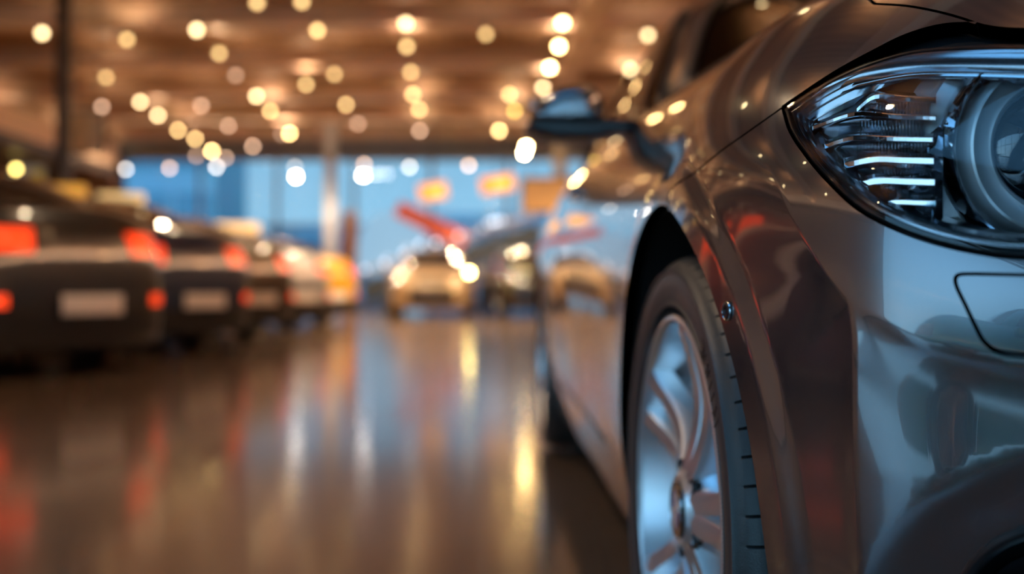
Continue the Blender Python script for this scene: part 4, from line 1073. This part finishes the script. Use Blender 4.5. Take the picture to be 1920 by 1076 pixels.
def lamp(x, y, z, top, E, label, grp, spot=0, up=0):
    e = empty('pendant_lamp', (x, y, z)); tag(e, label, 'lamp', grp)
    o = bpy.data.objects.new('bulb', bulb_me); C.objects.link(o); o.parent = e; o.color = E
    o = bpy.data.objects.new('socket', shade_me); C.objects.link(o); o.parent = e
    MB().tube([(0, 0, .13), (0, 0, top - z)], .004, 4, caps=False).build('cord', M['cord'], e)
    ROSE = MB().lathe([(.0, top - z - .03), (.05, top - z - .03), (.05, top - z)], 12).build('ceiling_rose', M['socket'], e)
    for en, rx, ang in ((spot, 0.0, 118), (up, PI, 150)):
        if en:
            ld = bpy.data.lights.new('lamp_beam', 'SPOT'); ld.energy = en; ld.color = (1.0, .72, .45); ld.spot_size = math.radians(ang); ld.spot_blend = .6; ld.shadow_soft_size = .05
            l = bpy.data.objects.new('lamp_beam', ld); C.objects.link(l); l.parent = e; l.location = (0, 0, -.07 if not rx else .17); l.rotation_euler = (rx, 0, 0)
    return e
ORD = ['first', 'second', 'third', 'fourth', 'fifth', 'sixth', 'seventh', 'eighth', 'ninth', 'tenth', 'eleventh', 'twelfth', 'thirteenth', 'fourteenth', 'fifteenth', 'sixteenth']
bands = [(-10, 72, 'topmost'), (72, 110, 'second highest'), (110, 166, 'third highest'), (166, 212, 'middle'), (212, 265, 'lower'), (265, 305, 'second lowest'), (305, 340, 'lowest')]
cname = {WARM: 'warm orange', CREAM: 'bright cream', DIM: 'dim pinkish', WHITE: 'whitish', YEL: 'yellow'}
for b0, b1, bn in bands:
    L_ = sorted([l for l in LAMPS if b0 <= l[1] < b1 and l[0] != 30])
    for i, (px, py, B, col) in enumerate(L_):
        if py < 255: z = 4.35; Y = FP * (z - CAMZ) / (CY - py)
        else: Y = 26.5 + (px * 7 % 30) / 20.0; z = CAMZ + (CY - py) * Y / FP
        coc = 35.0; bp = 2 * RB * FP / Y; g = B * .95 / (bp / coc) ** 2
        lb = '%s round pendant lamp, %s from left in the %s ceiling band' % (cname[col], ORD[i], bn)
        lamp((px - CX) * Y / FP, Y, z, 4.98, (col[0] * g, col[1] * g, col[2] * g, 1), lb, 'pendant lamps', spot=(360 if i % 2 == 0 else 0), up=17)
# wall lamp in the dark corner and low standing lamp
g = 16.0; p = P3(30, 317, 21.0); lamp(p[0], p[1], p[2], 4.98, (g * 1.0, g * .74, g * .2, 1), 'yellow round pendant lamp alone in the dark corner by the pale poster', 'pendant lamps')
p = P3(880, 511, 21.4); e = empty('standing_lamp', (p[0], p[1], 0)); tag(e, 'bright yellow low standing lamp beside the champagne beige car', 'lamp')
o = bpy.data.objects.new('bulb', bulb_me); C.objects.link(o); o.parent = e; o.location = (0, 0, p[2]); o.color = (60, 44, 14, 1)
MB().tube([(0, 0, .02), (0, 0, p[2] - .05)], .012, 8).build('pole', M['socket'], e); MB().lathe([(0, .03), (.13, .025), (.14, 0)], 20).build('base', M['socket'], e)
# the lamp rows carry on over and behind the camera (seen as glints in the paint)
for yy in np.arange(0.9, 14, 3.0):
    for xx in (-8.2, -5.0, -1.8, 1.2, 4.6):
        if yy > 9 and -6 < xx < 3: continue
        lamp(xx + .25 * math.sin(yy * 3), yy + 1.6, 4.35, 4.98, (26, 19, 9.5, 1), 'pendant lamp above the picture, seen only as a glint in the grey paint', 'pendant lamps overhead', spot=(110 if xx in (-8.2, -1.8, 4.6) else 0), up=46)

# ------------------------------------------------------------------ world, camera
w = bpy.data.worlds.new('daylight'); scene.world = w; w.use_nodes = True; nt = w.node_tree; bg = nt.nodes['Background']
tc = nt.nodes.new('ShaderNodeTexCoord'); sp_ = nt.nodes.new('ShaderNodeSeparateXYZ'); cr = nt.nodes.new('ShaderNodeValToRGB')
nt.links.new(tc.outputs['Generated'], sp_.inputs[0]); nt.links.new(sp_.outputs['Z'], cr.inputs[0]); nt.links.new(cr.outputs[0], bg.inputs[0])
cr.color_ramp.elements[0].position = 0.0; cr.color_ramp.elements[0].color = (0.35, 0.63, 0.84, 1)
cr.color_ramp.elements[1].position = 0.6; cr.color_ramp.elements[1].color = (0.14, 0.40, 0.75, 1)
dt = nt.nodes.new('ShaderNodeVectorMath'); dt.operation = 'DOT_PRODUCT'; dt.inputs[1].default_value = (-0.8, -0.6, 0.1); nt.links.new(tc.outputs['Generated'], dt.inputs[0])
mrw = nt.nodes.new('ShaderNodeMapRange'); mrw.inputs[1].default_value = 0.0; mrw.inputs[2].default_value = 0.9; mrw.inputs[3].default_value = 0.95; mrw.inputs[4].default_value = 3.0
nt.links.new(dt.outputs['Value'], mrw.inputs[0]); nt.links.new(mrw.outputs[0], bg.inputs[1])      # sky raised behind the camera to strengthen the blue reflections

cam = bpy.data.cameras.new('camera'); co = bpy.data.objects.new('camera', cam); C.objects.link(co)
co.location = (0, 0, CAMZ); co.rotation_euler = (PI / 2, 0, 0); cam.sensor_width = 36; cam.lens = FP / 1920 * 36; cam.shift_x = (960 - CX) / 1920; cam.clip_start = 0.02; cam.clip_end = 200
cam.dof.use_dof = True; cam.dof.focus_distance = 0.99; cam.dof.aperture_fstop = cam.lens / (35.0 * 0.99 / FP * 1000)
scene.camera = co
scene.render.engine = 'CYCLES'
cy = scene.cycles; cy.use_denoising = True; cy.max_bounces = 10; cy.glossy_bounces = 6; cy.transparent_max_bounces = 24; cy.transmission_bounces = 8
cy.sample_clamp_indirect = 6.0; cy.sample_clamp_direct = 0.0; cy.caustics_reflective = False; cy.caustics_refractive = False; cy.blur_glossy = 0.3
try: cy.denoiser = 'OPENIMAGEDENOISE'
except Exception: pass
vs_ = scene.view_settings; vs_.view_transform = 'Standard'; vs_.look = 'None'; vs_.exposure = 0.15; vs_.gamma = 1.0; vs_.use_curve_mapping = False
